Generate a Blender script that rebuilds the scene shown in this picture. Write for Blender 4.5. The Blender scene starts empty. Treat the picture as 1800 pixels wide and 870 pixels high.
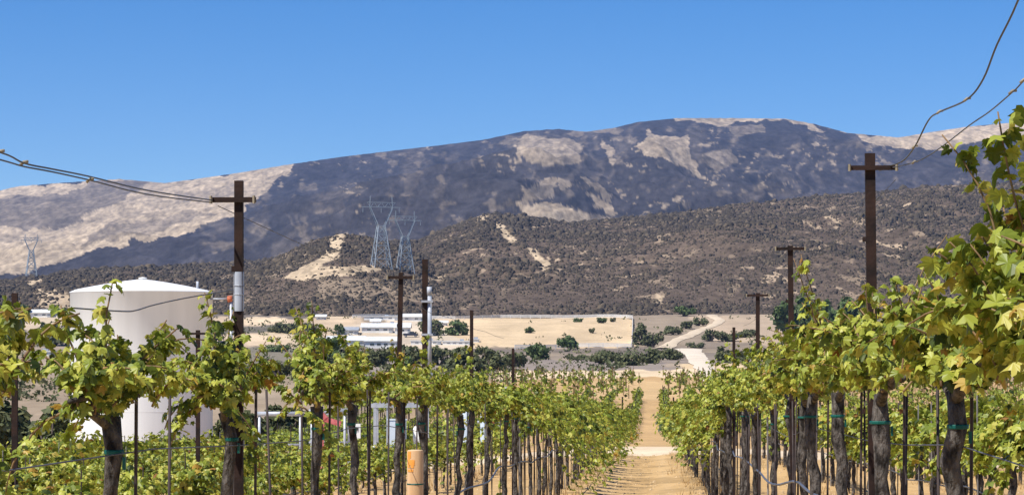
import bpy, math, random
import numpy as np
from mathutils import Vector, Matrix

random.seed(7)
RNG = np.random.default_rng(11)
SC = bpy.context.scene
COL = SC.collection

# ------------------------------------------------------------------ camera
F = 4200.0                      # focal length in pixels of an 1800 px wide frame
EYE = 1.3                       # eye height, metres
HZ = 640.0                      # image row of the level horizon (1800x870 frame)
VX = 250.0 / F                  # the vine rows run along (VX, 1)
cam_d = bpy.data.cameras.new('camera')
cam_d.sensor_width = 36.0
cam_d.lens = 36.0 * F / 1800.0
cam_d.shift_y = (HZ - 435.0) / 1800.0
cam_d.clip_start = 0.1
cam_d.clip_end = 60000
cam = bpy.data.objects.new('camera', cam_d)
COL.objects.link(cam)
cam.location = (0, 0, EYE)
cam.rotation_euler = (math.radians(90), 0, 0)
SC.camera = cam

# ------------------------------------------------------------------ sky, sun, exposure
SUN_EL = math.radians(58)
SUN_AZ = math.radians(230)      # clockwise from +Y
world = bpy.data.worlds.new('World')
SC.world = world
world.use_nodes = True
wn = world.node_tree
wn.nodes.clear()
w_out = wn.nodes.new('ShaderNodeOutputWorld')
w_bg = wn.nodes.new('ShaderNodeBackground')
w_sky = wn.nodes.new('ShaderNodeTexSky')
w_sky.sky_type = 'NISHITA'
w_sky.sun_disc = False
w_sky.sun_elevation = SUN_EL
w_sky.sun_rotation = SUN_AZ
w_sky.altitude = 2500
w_sky.air_density = 1.0
w_sky.dust_density = 0.0
w_sky.ozone_density = 3.0
w_bg.inputs['Strength'].default_value = 0.097
w_hs = wn.nodes.new('ShaderNodeHueSaturation')      # deep, clear desert-air blue over the whole sky
w_hs.inputs['Saturation'].default_value = 1.42
w_hs.inputs['Hue'].default_value = 0.508
wn.links.new(w_sky.outputs[0], w_hs.inputs['Color'])
wn.links.new(w_hs.outputs[0], w_bg.inputs['Color'])
wn.links.new(w_bg.outputs[0], w_out.inputs['Surface'])

sun_d = bpy.data.lights.new('sun', 'SUN')
sun_d.energy = 5.0
sun_d.angle = math.radians(0.53)
sun_d.color = (1.0, 0.95, 0.87)
sun = bpy.data.objects.new('sun', sun_d)
COL.objects.link(sun)
to_sun = Vector((math.sin(SUN_AZ) * math.cos(SUN_EL), math.cos(SUN_AZ) * math.cos(SUN_EL), math.sin(SUN_EL)))
sun.rotation_euler = to_sun.to_track_quat('Z', 'Y').to_euler()
sun.location = (-30, -30, 60)

SC.view_settings.view_transform = 'Standard'
SC.view_settings.look = 'None'
SC.view_settings.exposure = 0.38
SC.view_settings.gamma = 1.0
SC.view_settings.use_curve_mapping = False
SC.cycles.use_denoising = True
SC.cycles.max_bounces = 8
SC.cycles.transparent_max_bounces = 8
SC.cycles.volume_bounces = 1

# ------------------------------------------------------------------ helpers: numbers
def lerp(a, b, t):
    return a + (b - a) * t

def sstep(a, b, x):
    t = np.clip((np.asarray(x, float) - a) / (b - a), 0, 1)
    return t * t * (3 - 2 * t)

def vnoise(x, y, seed=0):
    """smooth value noise in 0..1"""
    x = np.asarray(x, float); y = np.asarray(y, float)
    xi = np.floor(x).astype(np.int64); yi = np.floor(y).astype(np.int64)
    fx = x - xi; fy = y - yi
    fx = fx * fx * (3 - 2 * fx); fy = fy * fy * (3 - 2 * fy)
    def h(a, b):
        n = (a * 374761393 + b * 668265263 + seed * 1442695041) & 0xffffffff
        n = ((n ^ (n >> 13)) * 1274126177) & 0xffffffff
        n = ((n ^ (n >> 16)) * 2246822519) & 0xffffffff
        return ((n ^ (n >> 15)) & 0xffffff) / float(0xffffff)
    a = h(xi, yi); b = h(xi + 1, yi); c = h(xi, yi + 1); d = h(xi + 1, yi + 1)
    return lerp(lerp(a, b, fx), lerp(c, d, fx), fy)

def fbm(x, y, oct=5, seed=0, gain=0.5):
    s = 0; a = 1; t = 0
    for i in range(oct):
        s = s + a * vnoise(x * 2 ** i + 17.3 * i, y * 2 ** i - 9.1 * i, seed + i); t += a; a *= gain
    return s / t

def ridged(x, y, oct=5, seed=0, gain=0.55):
    s = 0; a = 1; t = 0
    for i in range(oct):
        n = 1 - np.abs(2 * vnoise(x * 2 ** i + 31.7 * i, y * 2 ** i + 4.7 * i, seed + i) - 1)
        s = s + a * n; t += a; a *= gain
    return s / t

def inpoly(px, py, poly):
    r = np.zeros(np.shape(px), bool)
    n = len(poly)
    for i in range(n):
        x0, y0 = poly[i]; x1, y1 = poly[(i + 1) % n]
        if y0 == y1:
            continue
        c = ((y0 > py) != (y1 > py)) & (px < (x1 - x0) * (py - y0) / (y1 - y0) + x0)
        r ^= c
    return r

# ------------------------------------------------------------------ helpers: terrain
_PY = [(73, 800), (82, 789), (92, 783), (130, 766), (177, 745), (240, 692), (300, 664), (315, 660), (400, 648), (500, 637),
       (650, 622), (800, 611), (1000, 558), (1300, 545), (1700, 533), (2600, 540), (12000, 600)]
_pY = [-200.0, 0.0] + [p[0] for p in _PY]
_pz = [EYE - 1.3 + 85 / F * 200, EYE - 1.3] + [EYE + (HZ - p[1]) / F * p[0] for p in _PY]
def profile(Y):
    Y = np.asarray(Y, float)
    d = np.clip(np.abs(Y) * 0.03, 0, 40)
    return sum(np.interp(Y + k * d, _pY, _pz) for k in (-1, -.5, 0, .5, 1)) / 5

def ground(X, Y):
    X = np.asarray(X, float); Y = np.asarray(Y, float)
    u = X - VX * Y
    z = profile(Y)
    f = 1 - sstep(150, 280, Y)
    z = z - f * np.clip(0.10 * (-u - 2.6), 0, 0.95) - f * np.clip(0.05 * (u - 1.9), 0, 0.45)
    z = z + (fbm(X * .25, Y * .25, 3, 5) - .5) * 0.12 * (1 - sstep(100, 300, Y))
    z = z + (fbm(X * .012, Y * .012, 4, 9) - .5) * 5.0 * sstep(350, 900, Y)
    # wheel ruts and berm beside the rows
    near = (1 - sstep(72, 80, Y))
    return z + near * 0.04 * np.cos((u - 0.87) / 2.36 * 2 * math.pi)

def gz(X, Y):
    return float(ground(X, Y))

_ys = np.concatenate([np.linspace(177, 1000, 800)])
_yim = HZ - (profile(_ys) - EYE) / _ys * F
def px_to_Y(py):
    """distance at which the plain beyond the vines shows at image row py"""
    return float(np.interp(-py, -_yim, _ys))

def px_ground(px, py):
    Y = px_to_Y(py)
    X = (px - 900) / F * Y
    return Vector((X, Y, gz(X, Y)))

def W(px, py, Y):
    return Vector(((px - 900) / F * Y, Y, EYE + (HZ - py) / F * Y))

def row_x(u, Y):
    return u + VX * Y

# ------------------------------------------------------------------ helpers: meshes
class MB:
    def __init__(self):
        self.v = []; self.f = []
    def add(self, verts, faces):
        o = len(self.v)
        self.v.extend([tuple(p) for p in verts])
        self.f.extend([tuple(i + o for i in f) for f in faces])
        return self
    def box(self, c, s, rot=None):
        c = Vector(c); h = Vector(s) / 2
        vs = []
        for x in (-1, 1):
            for y in (-1, 1):
                for z in (-1, 1):
                    p = Vector((x * h.x, y * h.y, z * h.z))
                    if rot is not None:
                        p = rot @ p
                    vs.append(c + p)
        return self.add(vs, [(0, 1, 3, 2), (4, 6, 7, 5), (0, 4, 5, 1), (2, 3, 7, 6), (0, 2, 6, 4), (1, 5, 7, 3)])
    def beam(self, a, b, w, h=None):
        a = Vector(a); b = Vector(b); d = b - a
        q = d.to_track_quat('Z', 'Y').to_matrix()
        return self.box((a + b) / 2, (w, h or w, d.length), q)
    def tube(self, pts, rad, n=6, cap=True):
        pts = [Vector(p) for p in pts]
        if not hasattr(rad, '__len__'):
            rad = [rad] * len(pts)
        vs = []; fs = []
        up = Vector((0.13, 0.31, 0.94))
        for i, p in enumerate(pts):
            d = (pts[min(i + 1, len(pts) - 1)] - pts[max(i - 1, 0)]).normalized()
            a = d.cross(up)
            if a.length < 1e-3:
                a = d.cross(Vector((1, 0, 0)))
            a.normalize(); b = d.cross(a)
            for k in range(n):
                t = 2 * math.pi * k / n
                vs.append(p + (a * math.cos(t) + b * math.sin(t)) * rad[i])
        for i in range(len(pts) - 1):
            for k in range(n):
                fs.append((i * n + k, i * n + (k + 1) % n, (i + 1) * n + (k + 1) % n, (i + 1) * n + k))
        if cap:
            fs.append(tuple(range(n))[::-1]); fs.append(tuple((len(pts) - 1) * n + k for k in range(n)))
        return self.add(vs, fs)
    def lathe(self, prof, n=24, c=(0, 0, 0)):
        vs = []; fs = []
        for r, z in prof:
            for k in range(n):
                t = 2 * math.pi * k / n
                vs.append((c[0] + r * math.cos(t), c[1] + r * math.sin(t), c[2] + z))
        for i in range(len(prof) - 1):
            for k in range(n):
                fs.append((i * n + k, i * n + (k + 1) % n, (i + 1) * n + (k + 1) % n, (i + 1) * n + k))
        return self.add(vs, fs)
    def mesh(self, name, mat, smooth=False):
        me = bpy.data.meshes.new(name)
        me.from_pydata([tuple(p) for p in self.v], [], self.f)
        if mat:
            me.materials.append(mat)
        if smooth:
            me.polygons.foreach_set('use_smooth', [True] * len(me.polygons))
        me.update()
        return me
    def build(self, name, mat, parent=None, smooth=False, loc=None):
        return link(name, self.mesh(name, mat, smooth), parent, loc)

def link(name, me, parent=None, loc=None):
    o = bpy.data.objects.new(name, me)
    COL.objects.link(o)
    if parent is not None:
        o.parent = parent
    if loc is not None:
        o.location = loc
    return o

def npmesh(name, V, Fc, mat, smooth=False, attrs=None, cols=None):
    """mesh from arrays; Fc is (n,3) or (n,4); attrs = per-vertex floats; cols = per-vertex RGB"""
    me = bpy.data.meshes.new(name)
    V = np.asarray(V, np.float32); Fc = np.asarray(Fc, np.int32)
    k = Fc.shape[1]
    me.vertices.add(len(V)); me.vertices.foreach_set('co', V.ravel())
    me.loops.add(Fc.size); me.loops.foreach_set('vertex_index', Fc.ravel())
    me.polygons.add(len(Fc)); me.polygons.foreach_set('loop_start', np.arange(0, Fc.size, k, dtype=np.int32))
    me.polygons.foreach_set('use_smooth', np.full(len(Fc), smooth))
    me.materials.append(mat)
    for nm, a in (attrs or {}).items():
        at = me.attributes.new(nm, 'FLOAT', 'POINT'); at.data.foreach_set('value', np.asarray(a, np.float32))
    for nm, a in (cols or {}).items():
        at = me.attributes.new(nm, 'FLOAT_COLOR', 'POINT')
        at.data.foreach_set('color', np.concatenate([np.asarray(a, np.float32), np.ones((len(V), 1), np.float32)], 1).ravel())
    me.update(calc_edges=True)
    return me

def grid_faces(nr, nc):
    i = np.arange(nr - 1)[:, None] * nc + np.arange(nc - 1)[None, :]
    return np.stack([i, i + 1, i + nc + 1, i + nc], -1).reshape(-1, 4)

def empty(name, loc=(0, 0, 0), rz=0.0):
    o = bpy.data.objects.new(name, None)
    o.empty_display_size = 0.2
    COL.objects.link(o)
    o.location = loc
    o.rotation_euler = (0, 0, rz)
    return o

def tag(o, label=None, cat=None, group=None, kind=None):
    if label: o['label'] = label
    if cat: o['category'] = cat
    if group: o['group'] = group
    if kind: o['kind'] = kind
    return o

def ordinal(n):
    w = ['zeroth', 'first', 'second', 'third', 'fourth', 'fifth', 'sixth', 'seventh', 'eighth', 'ninth', 'tenth', 'eleventh', 'twelfth',
         'thirteenth', 'fourteenth', 'fifteenth', 'sixteenth', 'seventeenth', 'eighteenth', 'nineteenth', 'twentieth']
    if n <= 20:
        return w[n]
    tens = {2: 'twenty', 3: 'thirty', 4: 'forty', 5: 'fifty'}[n // 10]
    if n % 10 == 0:
        return {30: 'thirtieth', 40: 'fortieth', 50: 'fiftieth'}[n]
    return tens + '-' + w[n % 10]

# ------------------------------------------------------------------ materials
def new_mat(name):
    m = bpy.data.materials.new(name)
    m.use_nodes = True
    nt = m.node_tree
    return m, nt, nt.nodes['Principled BSDF']

def noisy(name, c1, c2, scale=5.0, rough=0.85, bump=0.0, bscale=None, metallic=0.0, stretch=None, spec=0.3, detail=4.0):
    m, nt, b = new_mat(name)
    tc = nt.nodes.new('ShaderNodeTexCoord')
    mp = nt.nodes.new('ShaderNodeMapping')
    if stretch:
        mp.inputs['Scale'].default_value = stretch
    nt.links.new(tc.outputs['Object'], mp.inputs['Vector'])
    n = nt.nodes.new('ShaderNodeTexNoise')
    n.inputs['Scale'].default_value = scale; n.inputs['Detail'].default_value = detail
    nt.links.new(mp.outputs[0], n.inputs['Vector'])
    r = nt.nodes.new('ShaderNodeValToRGB')
    r.color_ramp.elements[0].position = 0.35; r.color_ramp.elements[0].color = (*c1, 1)
    r.color_ramp.elements[1].position = 0.65; r.color_ramp.elements[1].color = (*c2, 1)
    nt.links.new(n.outputs['Fac'], r.inputs[0])
    nt.links.new(r.outputs[0], b.inputs['Base Color'])
    b.inputs['Roughness'].default_value = rough
    b.inputs['Metallic'].default_value = metallic
    b.inputs['Specular IOR Level'].default_value = spec
    if bump:
        n2 = nt.nodes.new('ShaderNodeTexNoise')
        n2.inputs['Scale'].default_value = bscale or scale * 3; n2.inputs['Detail'].default_value = 5
        nt.links.new(mp.outputs[0], n2.inputs['Vector'])
        bp = nt.nodes.new('ShaderNodeBump')
        bp.inputs['Strength'].default_value = 1.0; bp.inputs['Distance'].default_value = bump
        nt.links.new(n2.outputs['Fac'], bp.inputs['Height'])
        nt.links.new(bp.outputs[0], b.inputs['Normal'])
    return m

def cover_mat(name, scales, amount, bump=0.0, bscale=1.0, stretch=(1, 1, 1), speck=None):
    """ground colour from the 'cover' attribute, broken up by noise at several scales"""
    m, nt, b = new_mat(name)
    at = nt.nodes.new('ShaderNodeAttribute'); at.attribute_name = 'cover'
    tc0 = nt.nodes.new('ShaderNodeTexCoord'); tc = nt.nodes.new('ShaderNodeMapping'); tc.inputs['Scale'].default_value = stretch
    nt.links.new(tc0.outputs['Object'], tc.inputs['Vector'])
    prev = at.outputs['Color']
    for sc_, am in zip(scales, amount):
        n = nt.nodes.new('ShaderNodeTexNoise')
        n.inputs['Scale'].default_value = sc_; n.inputs['Detail'].default_value = 5; n.inputs['Roughness'].default_value = 0.6
        nt.links.new(tc.outputs[0], n.inputs['Vector'])
        mr = nt.nodes.new('ShaderNodeMapRange')
        mr.inputs['From Min'].default_value = 0.3; mr.inputs['From Max'].default_value = 0.7
        mr.inputs['To Min'].default_value = 1 - am; mr.inputs['To Max'].default_value = 1 + am
        nt.links.new(n.outputs['Fac'], mr.inputs['Value'])
        mx = nt.nodes.new('ShaderNodeMix'); mx.data_type = 'RGBA'; mx.blend_type = 'MULTIPLY'
        mx.inputs['Factor'].default_value = 1.0
        nt.links.new(prev, mx.inputs['A']); nt.links.new(mr.outputs[0], mx.inputs['B'])
        prev = mx.outputs['Result']
    if speck:       # bare soil showing in spots between the scrub, in drifts
        fac = None
        for sc_, lo, hi in ((0.11, .57, .63), (0.012, .42, .60)):
            n = nt.nodes.new('ShaderNodeTexNoise'); n.inputs['Scale'].default_value = sc_; n.inputs['Detail'].default_value = 4
            nt.links.new(tc.outputs[0], n.inputs['Vector'])
            mr = nt.nodes.new('ShaderNodeMapRange'); mr.inputs['From Min'].default_value = lo; mr.inputs['From Max'].default_value = hi
            nt.links.new(n.outputs['Fac'], mr.inputs['Value'])
            if fac is None:
                fac = mr.outputs[0]
            else:
                mu = nt.nodes.new('ShaderNodeMath'); mu.operation = 'MULTIPLY'
                nt.links.new(fac, mu.inputs[0]); nt.links.new(mr.outputs[0], mu.inputs[1]); fac = mu.outputs[0]
        mx = nt.nodes.new('ShaderNodeMix'); mx.data_type = 'RGBA'
        nt.links.new(fac, mx.inputs['Factor']); nt.links.new(prev, mx.inputs['A']); mx.inputs['B'].default_value = (*speck, 1)
        prev = mx.outputs['Result']
    nt.links.new(prev, b.inputs['Base Color'])
    b.inputs['Roughness'].default_value = 0.95
    b.inputs['Specular IOR Level'].default_value = 0.1
    if bump:
        n = nt.nodes.new('ShaderNodeTexNoise'); n.inputs['Scale'].default_value = bscale; n.inputs['Detail'].default_value = 6
        nt.links.new(tc.outputs[0], n.inputs['Vector'])
        bp = nt.nodes.new('ShaderNodeBump'); bp.inputs['Distance'].default_value = bump
        nt.links.new(n.outputs['Fac'], bp.inputs['Height']); nt.links.new(bp.outputs[0], b.inputs['Normal'])
    return m

def leaf_mat(name, stops, translucent=0.35, rough=0.5):
    """leaf colour from the per-leaf 'tint' attribute, thin and translucent"""
    m, nt, b = new_mat(name)
    at = nt.nodes.new('ShaderNodeAttribute'); at.attribute_name = 'tint'
    r = nt.nodes.new('ShaderNodeValToRGB')
    els = r.color_ramp.elements
    while len(els) < len(stops):
        els.new(0.5)
    for e, (p, c) in zip(els, stops):
        e.position = p; e.color = (*c, 1)
    nt.links.new(at.outputs['Fac'], r.inputs[0])
    nt.links.new(r.outputs[0], b.inputs['Base Color'])
    b.inputs['Roughness'].default_value = rough
    b.inputs['Specular IOR Level'].default_value = 0.35
    tr = nt.nodes.new('ShaderNodeBsdfTranslucent')
    nt.links.new(r.outputs[0], tr.inputs['Color'])
    mx = nt.nodes.new('ShaderNodeMixShader'); mx.inputs[0].default_value = translucent
    nt.links.new(b.outputs[0], mx.inputs[1]); nt.links.new(tr.outputs[0], mx.inputs[2])
    nt.links.new(mx.outputs[0], nt.nodes['Material Output'].inputs['Surface'])
    return m

M = {}
M['rust'] = noisy('rusty_steel', (0.011, 0.006, 0.005), (0.034, 0.016, 0.011), 14, 0.8, 0.002, 60)
M['bark'] = noisy('vine_bark', (0.015, 0.012, 0.010), (0.15, 0.13, 0.112), 42, 0.95, 0.03, 70, stretch=(1, 1, 0.4), detail=8)
M['cane'] = noisy('cane', (0.15, 0.09, 0.045), (0.26, 0.17, 0.08), 20, 0.8)
M['vine_leaf'] = leaf_mat('vine_leaf', [(0.0, (0.035, 0.055, 0.008)), (0.40, (0.185, 0.235, 0.022)), (0.74, (0.44, 0.46, 0.066)),
                                        (0.90, (0.46, 0.42, 0.075)), (0.97, (0.42, 0.25, 0.04)), (1.0, (0.22, 0.085, 0.03))], 0.27, 0.45)
M['bush_leaf'] = leaf_mat('bush_leaf', [(0.0, (0.05, 0.06, 0.025)), (0.5, (0.10, 0.115, 0.045)), (1.0, (0.19, 0.185, 0.08))], 0.2, 0.7)
M['tree_leaf'] = leaf_mat('tree_leaf', [(0.0, (0.04, 0.065, 0.02)), (0.5, (0.085, 0.13, 0.035)), (1.0, (0.15, 0.19, 0.06))], 0.2, 0.6)
M['stake'] = noisy('weathered_stake', (0.16, 0.145, 0.135), (0.30, 0.28, 0.26), 9, 0.7, stretch=(1, 1, .3))
M['dark_stake'] = noisy('dark_steel_stake', (0.03, 0.022, 0.02), (0.07, 0.05, 0.045), 12, 0.7)
M['tie'] = noisy('green_tie_tape', (0.0, 0.07, 0.055), (0.004, 0.11, 0.085), 8, 0.5)
M['wire'] = noisy('galvanised_wire', (0.06, 0.065, 0.08), (0.11, 0.12, 0.14), 3, 0.6)
M['clip'] = noisy('wire_clip', (0.2, 0.17, 0.12), (0.34, 0.29, 0.2), 9, 0.6)
M['hose'] = noisy('drip_hose', (0.07, 0.08, 0.105), (0.12, 0.13, 0.17), 6, 0.45, spec=0.5)
M['white'] = noisy('white_tank_paint', (0.73, 0.725, 0.71), (0.82, 0.815, 0.80), 1.6, 0.5, stretch=(1, 1, .08))
M['white_wall'] = noisy('white_wall', (0.66, 0.65, 0.62), (0.76, 0.75, 0.72), 0.6, 0.8)
M['pale_roof'] = noisy('pale_roof', (0.52, 0.53, 0.53), (0.66, 0.66, 0.65), 0.8, 0.6)
M['grey_roof'] = noisy('grey_roof', (0.26, 0.28, 0.31), (0.36, 0.38, 0.41), 0.8, 0.6)
M['glass'] = noisy('dark_window', (0.02, 0.025, 0.03), (0.05, 0.06, 0.07), 2, 0.15, spec=0.6)
M['galv'] = noisy('galvanised_frame', (0.34, 0.36, 0.40), (0.46, 0.48, 0.52), 4, 0.45, metallic=0.2)
M['plastic_sleeve'] = noisy('pale_plastic', (0.34, 0.37, 0.42), (0.47, 0.50, 0.55), 8, 0.4)
M['cabinet'] = noisy('pale_blue_cabinet', (0.46, 0.54, 0.62), (0.54, 0.62, 0.70), 3, 0.5)
M['drum'] = noisy('white_plastic', (0.7, 0.7, 0.68), (0.8, 0.8, 0.78), 3, 0.4)
M['red'] = noisy('faded_red_paint', (0.42, 0.09, 0.09), (0.58, 0.17, 0.17), 6, 0.6)
M['blue'] = noisy('blue_plastic', (0.01, 0.12, 0.36), (0.02, 0.18, 0.46), 5, 0.4)
M['orange'] = noisy('orange_valve', (0.5, 0.13, 0.06), (0.6, 0.18, 0.08), 8, 0.5)
M['wood'] = noisy('peeled_pine', (0.55, 0.33, 0.16), (0.74, 0.52, 0.31), 7, 0.7, 0.002, 40, stretch=(1, 1, .12))
M['wood_end'] = noisy('sawn_end', (0.62, 0.44, 0.26), (0.74, 0.55, 0.35), 30, 0.8)
M['orange_print'] = noisy('orange_marking', (0.75, 0.30, 0.05), (0.85, 0.36, 0.07), 30, 0.6)
M['tower'] = noisy('transmission_steel', (0.22, 0.26, 0.30), (0.30, 0.34, 0.38), 0.5, 0.5)
M['trunk'] = noisy('tree_bark', (0.07, 0.055, 0.045), (0.14, 0.11, 0.09), 3, 0.9)
M['van_paint'] = noisy('white_vehicle_paint', (0.70, 0.70, 0.70), (0.78, 0.78, 0.78), 1, 0.3, spec=0.6)
M['tyre'] = noisy('tyre', (0.015, 0.015, 0.015), (0.03, 0.03, 0.03), 3, 0.9)
M['dark_paint'] = noisy('dark_vehicle_paint', (0.015, 0.016, 0.03), (0.03, 0.03, 0.05), 1, 0.3, spec=0.6)
M['teal'] = noisy('teal_tag', (0.0, 0.22, 0.2), (0.01, 0.3, 0.27), 5, 0.5)
M['straw'] = noisy('dry_straw', (0.42, 0.28, 0.12), (0.55, 0.38, 0.18), 1.0, 0.9)
M['stone'] = noisy('clod', (0.36, 0.25, 0.13), (0.52, 0.38, 0.22), 6, 0.95)
M['scrub'] = None

# ------------------------------------------------------------------ ground
def make_ground():
    cols = np.arange(-900, 2701, 7.0)
    Ys = [-30.0]
    while Ys[-1] < 4: Ys.append(Ys[-1] + 2)
    while Ys[-1] < 100: Ys.append(Ys[-1] + max(0.25, Ys[-1] * 0.012))
    while Ys[-1] < 1100: Ys.append(Ys[-1] * 1.0075)
    while Ys[-1] < 11000: Ys.append(Ys[-1] * 1.05)
    Ys = np.array(Ys)
    Yg, Pg = np.meshgrid(Ys, cols, indexing='ij')
    half = np.where(np.abs(Yg) < 60, 60.0 * np.ones_like(Yg), Yg)
    X = (Pg - 900) / F * half
    Z = ground(X, Yg)
    d = np.maximum(Yg, 1.0)
    px = 900 + X / d * F
    py = HZ - (Z - EYE) / d * F
    u = X - VX * Yg
    col = np.zeros(X.shape + (3,))
    soil = np.array([0.465, 0.295, 0.128]); straw = np.array([0.50, 0.355, 0.18]); pale = np.array([0.66, 0.53, 0.37])
    n1 = fbm(X * .35, Yg * .12, 4, 21)[..., None]
    col[:] = soil * (1 - n1 * .5) + straw * n1 * .5
    rut = np.exp(-((np.abs(u + .31) - .52) / .16) ** 2) * (.5 + .8 * fbm(X * .8, Yg * .15, 3, 29))
    col = col * (1 - (.22 * rut)[..., None]) + np.array([.62, .46, .27]) * (.22 * rut)[..., None]
    dk = sstep(.56, .7, fbm(X * 1.1, Yg * .5, 4, 28))[..., None] * .28
    col = col * (1 - dk)
    # pale cross track at the end of the near block
    m = sstep(72.2, 74.2, Yg) * (1 - sstep(87, 91, Yg))
    m = (m * (0.75 + .25 * vnoise(X, Yg, 3)))[..., None]
    col = col * (1 - m) + pale * m
    # beyond: second vine block
    m = sstep(86, 92, Yg)[..., None]
    s2 = np.array([0.46, 0.30, 0.145])
    col = col * (1 - m) + (s2 * (.85 + .3 * n1)) * m
    off = np.maximum(sstep(40, 46, u), sstep(14, 24, -u)) * sstep(88, 96, Yg)
    off = off[..., None] * (0.75 + .25 * fbm(X * .08, Yg * .05, 3, 25)[..., None])
    col = col * (1 - off) + np.array([0.27, 0.215, 0.155]) * (.7 + .6 * fbm(X * .2, Yg * .1, 4, 26)[..., None]) * off
    # plain beyond the vines: grey-brown fallow ground and dry scrub
    fall = np.array([0.235, 0.19, 0.15]); tan = np.array([0.52, 0.40, 0.26]); scrubg = np.array([0.17, 0.145, 0.115])
    n2 = fbm(X * .02, Yg * .008, 5, 33)
    m = sstep(312, 318, Yg)[..., None]
    mixn = sstep(.45, .62, n2)[..., None]
    plain = fall * (1 - mixn) + (fall * .6 + tan * .4) * mixn
    plain = plain * (1 - sstep(560, 700, Yg)[..., None] * .25)
    col = col * (1 - m) + plain * m
    w = (fbm(px * .05, py * .09, 3, 41) - .5)
    wx = px + w * 22; wy = py + (fbm(px * .04, py * .1, 3, 43) - .5) * 9
    def patch(poly, c, k=1.0):
        nonlocal col
        s = (inpoly(wx, wy, poly) & (Yg > 120))[..., None] * k
        col = col * (1 - s) + np.array(c) * s
    patch([(1040, 668), (1300, 668), (1300, 700), (1040, 700)], (0.50, 0.34, 0.17))
    patch([(1190, 640), (1300, 636), (1330, 660), (1300, 672), (1240, 672)], (0.56, 0.42, 0.25))
    patch([(640, 616), (900, 630), (1170, 637), (1175, 657), (640, 660)], (0.25, 0.205, 0.17))
    patch([(366, 530), (640, 540), (640, 614), (366, 614)], (0.47, 0.36, 0.245))
    patch([(366, 545), (480, 551), (600, 556), (610, 566), (500, 560), (366, 556)], (0.15, 0.125, 0.10))
    patch([(370, 575), (470, 572), (560, 566), (590, 576), (540, 592), (480, 583), (370, 585)], (0.15, 0.13, 0.10))
    patch([(366, 606), (480, 612), (640, 606), (640, 640), (366, 640)], (0.19, 0.165, 0.12))
    patch([(430, 534), (500, 538), (560, 549), (430, 550)], (0.55, 0.42, 0.28))
    patch([(430, 558), (505, 558), (500, 572), (430, 570)], (0.58, 0.45, 0.30))
    patch([(430, 586), (480, 583), (540, 592), (535, 610), (430, 607)], (0.58, 0.45, 0.30))
    patch([(535, 561), (640, 548), (620, 575), (560, 578)], (0.55, 0.42, 0.28))
    patch([(590, 575), (700, 560), (845, 570), (850, 612), (700, 615), (600, 606)], (0.55, 0.45, 0.33))
    patch([(760, 545), (1105, 556), (1112, 562), (1108, 611), (828, 611), (806, 590), (770, 572)], (0.57, 0.43, 0.265))
    patch([(20, 570), (60, 545), (130, 555), (125, 590), (60, 590)], (0.55, 0.44, 0.31))
    patch([(1210, 556), (1370, 552), (1380, 640), (1330, 600), (1260, 600)], (0.44, 0.335, 0.23), .8)
    patch([(870, 652), (1245, 650), (1245, 661), (870, 668)], (0.62, 0.48, 0.31))
    mot = .66 + .66 * fbm(X * .05, Yg * .02, 5, 47, .65) + (.10 * (vnoise(X * .02, Yg * .35, 49) - .5))
    col = np.where((Yg > 320)[..., None], col * mot[..., None], col)
    # mottle of the tan areas
    m, = (cover_mat('ground_cover', (0.05, 0.6, 6.0), (0.10, 0.12, 0.18), 0.03, 4.0),)
    V = np.stack([X, Yg, Z], -1).reshape(-1, 3)
    me = npmesh('ground', V, grid_faces(len(Ys), len(cols))[:, ::-1], m, True, cols={'cover': col.reshape(-1, 3)})
    o = link('ground', me)
    tag(o, kind='structure')
make_ground()

def ribbon(name, pts, mat, lift):
    """dirt road: (px, py, width px) along the plain"""
    P = []
    for (a, b) in zip(pts[:-1], pts[1:]):
        for k in range(8):
            t = k / 8
            P.append([lerp(a[i], b[i], t) for i in range(3)])
    P.append(list(pts[-1]))
    V = []; n = 5
    for i, (px, py, w) in enumerate(P):
        for k in range(n):
            t = k / (n - 1) - .5
            e = (float(vnoise(i * .6, k * .5, 3)) - .5) * w * .25 if k in (0, n - 1) else 0
            g = px_ground(px + t * w + e, py)
            V.append((g.x, g.y, g.z + lift + (0.0 if 0 < k < n - 1 else -lift * .7)))
    Fc = grid_faces(len(P), n)
    me = npmesh(name, V, Fc, mat, True)
    return tag(link(name, me), kind='structure')
M['dirt_road'] = noisy('dirt_road', (0.56, 0.47, 0.36), (0.68, 0.59, 0.46), 0.15, 0.95)
M['dirt_road_tan'] = noisy('tan_dirt_road', (0.50, 0.40, 0.28), (0.60, 0.49, 0.35), 0.15, 0.95)
ribbon('dirt_road', [(1251, 674, 26), (1244, 658, 32), (1234, 640, 38), (1222, 624, 40), (1208, 611, 42)], M['dirt_road'], 0.30)
ribbon('dirt_road', [(1165, 611, 30), (1186, 600, 26), (1222, 585, 24), (1256, 573, 20), (1266, 566, 18), (1250, 560.2, 22)], M['dirt_road_tan'], 0.45)

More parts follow.
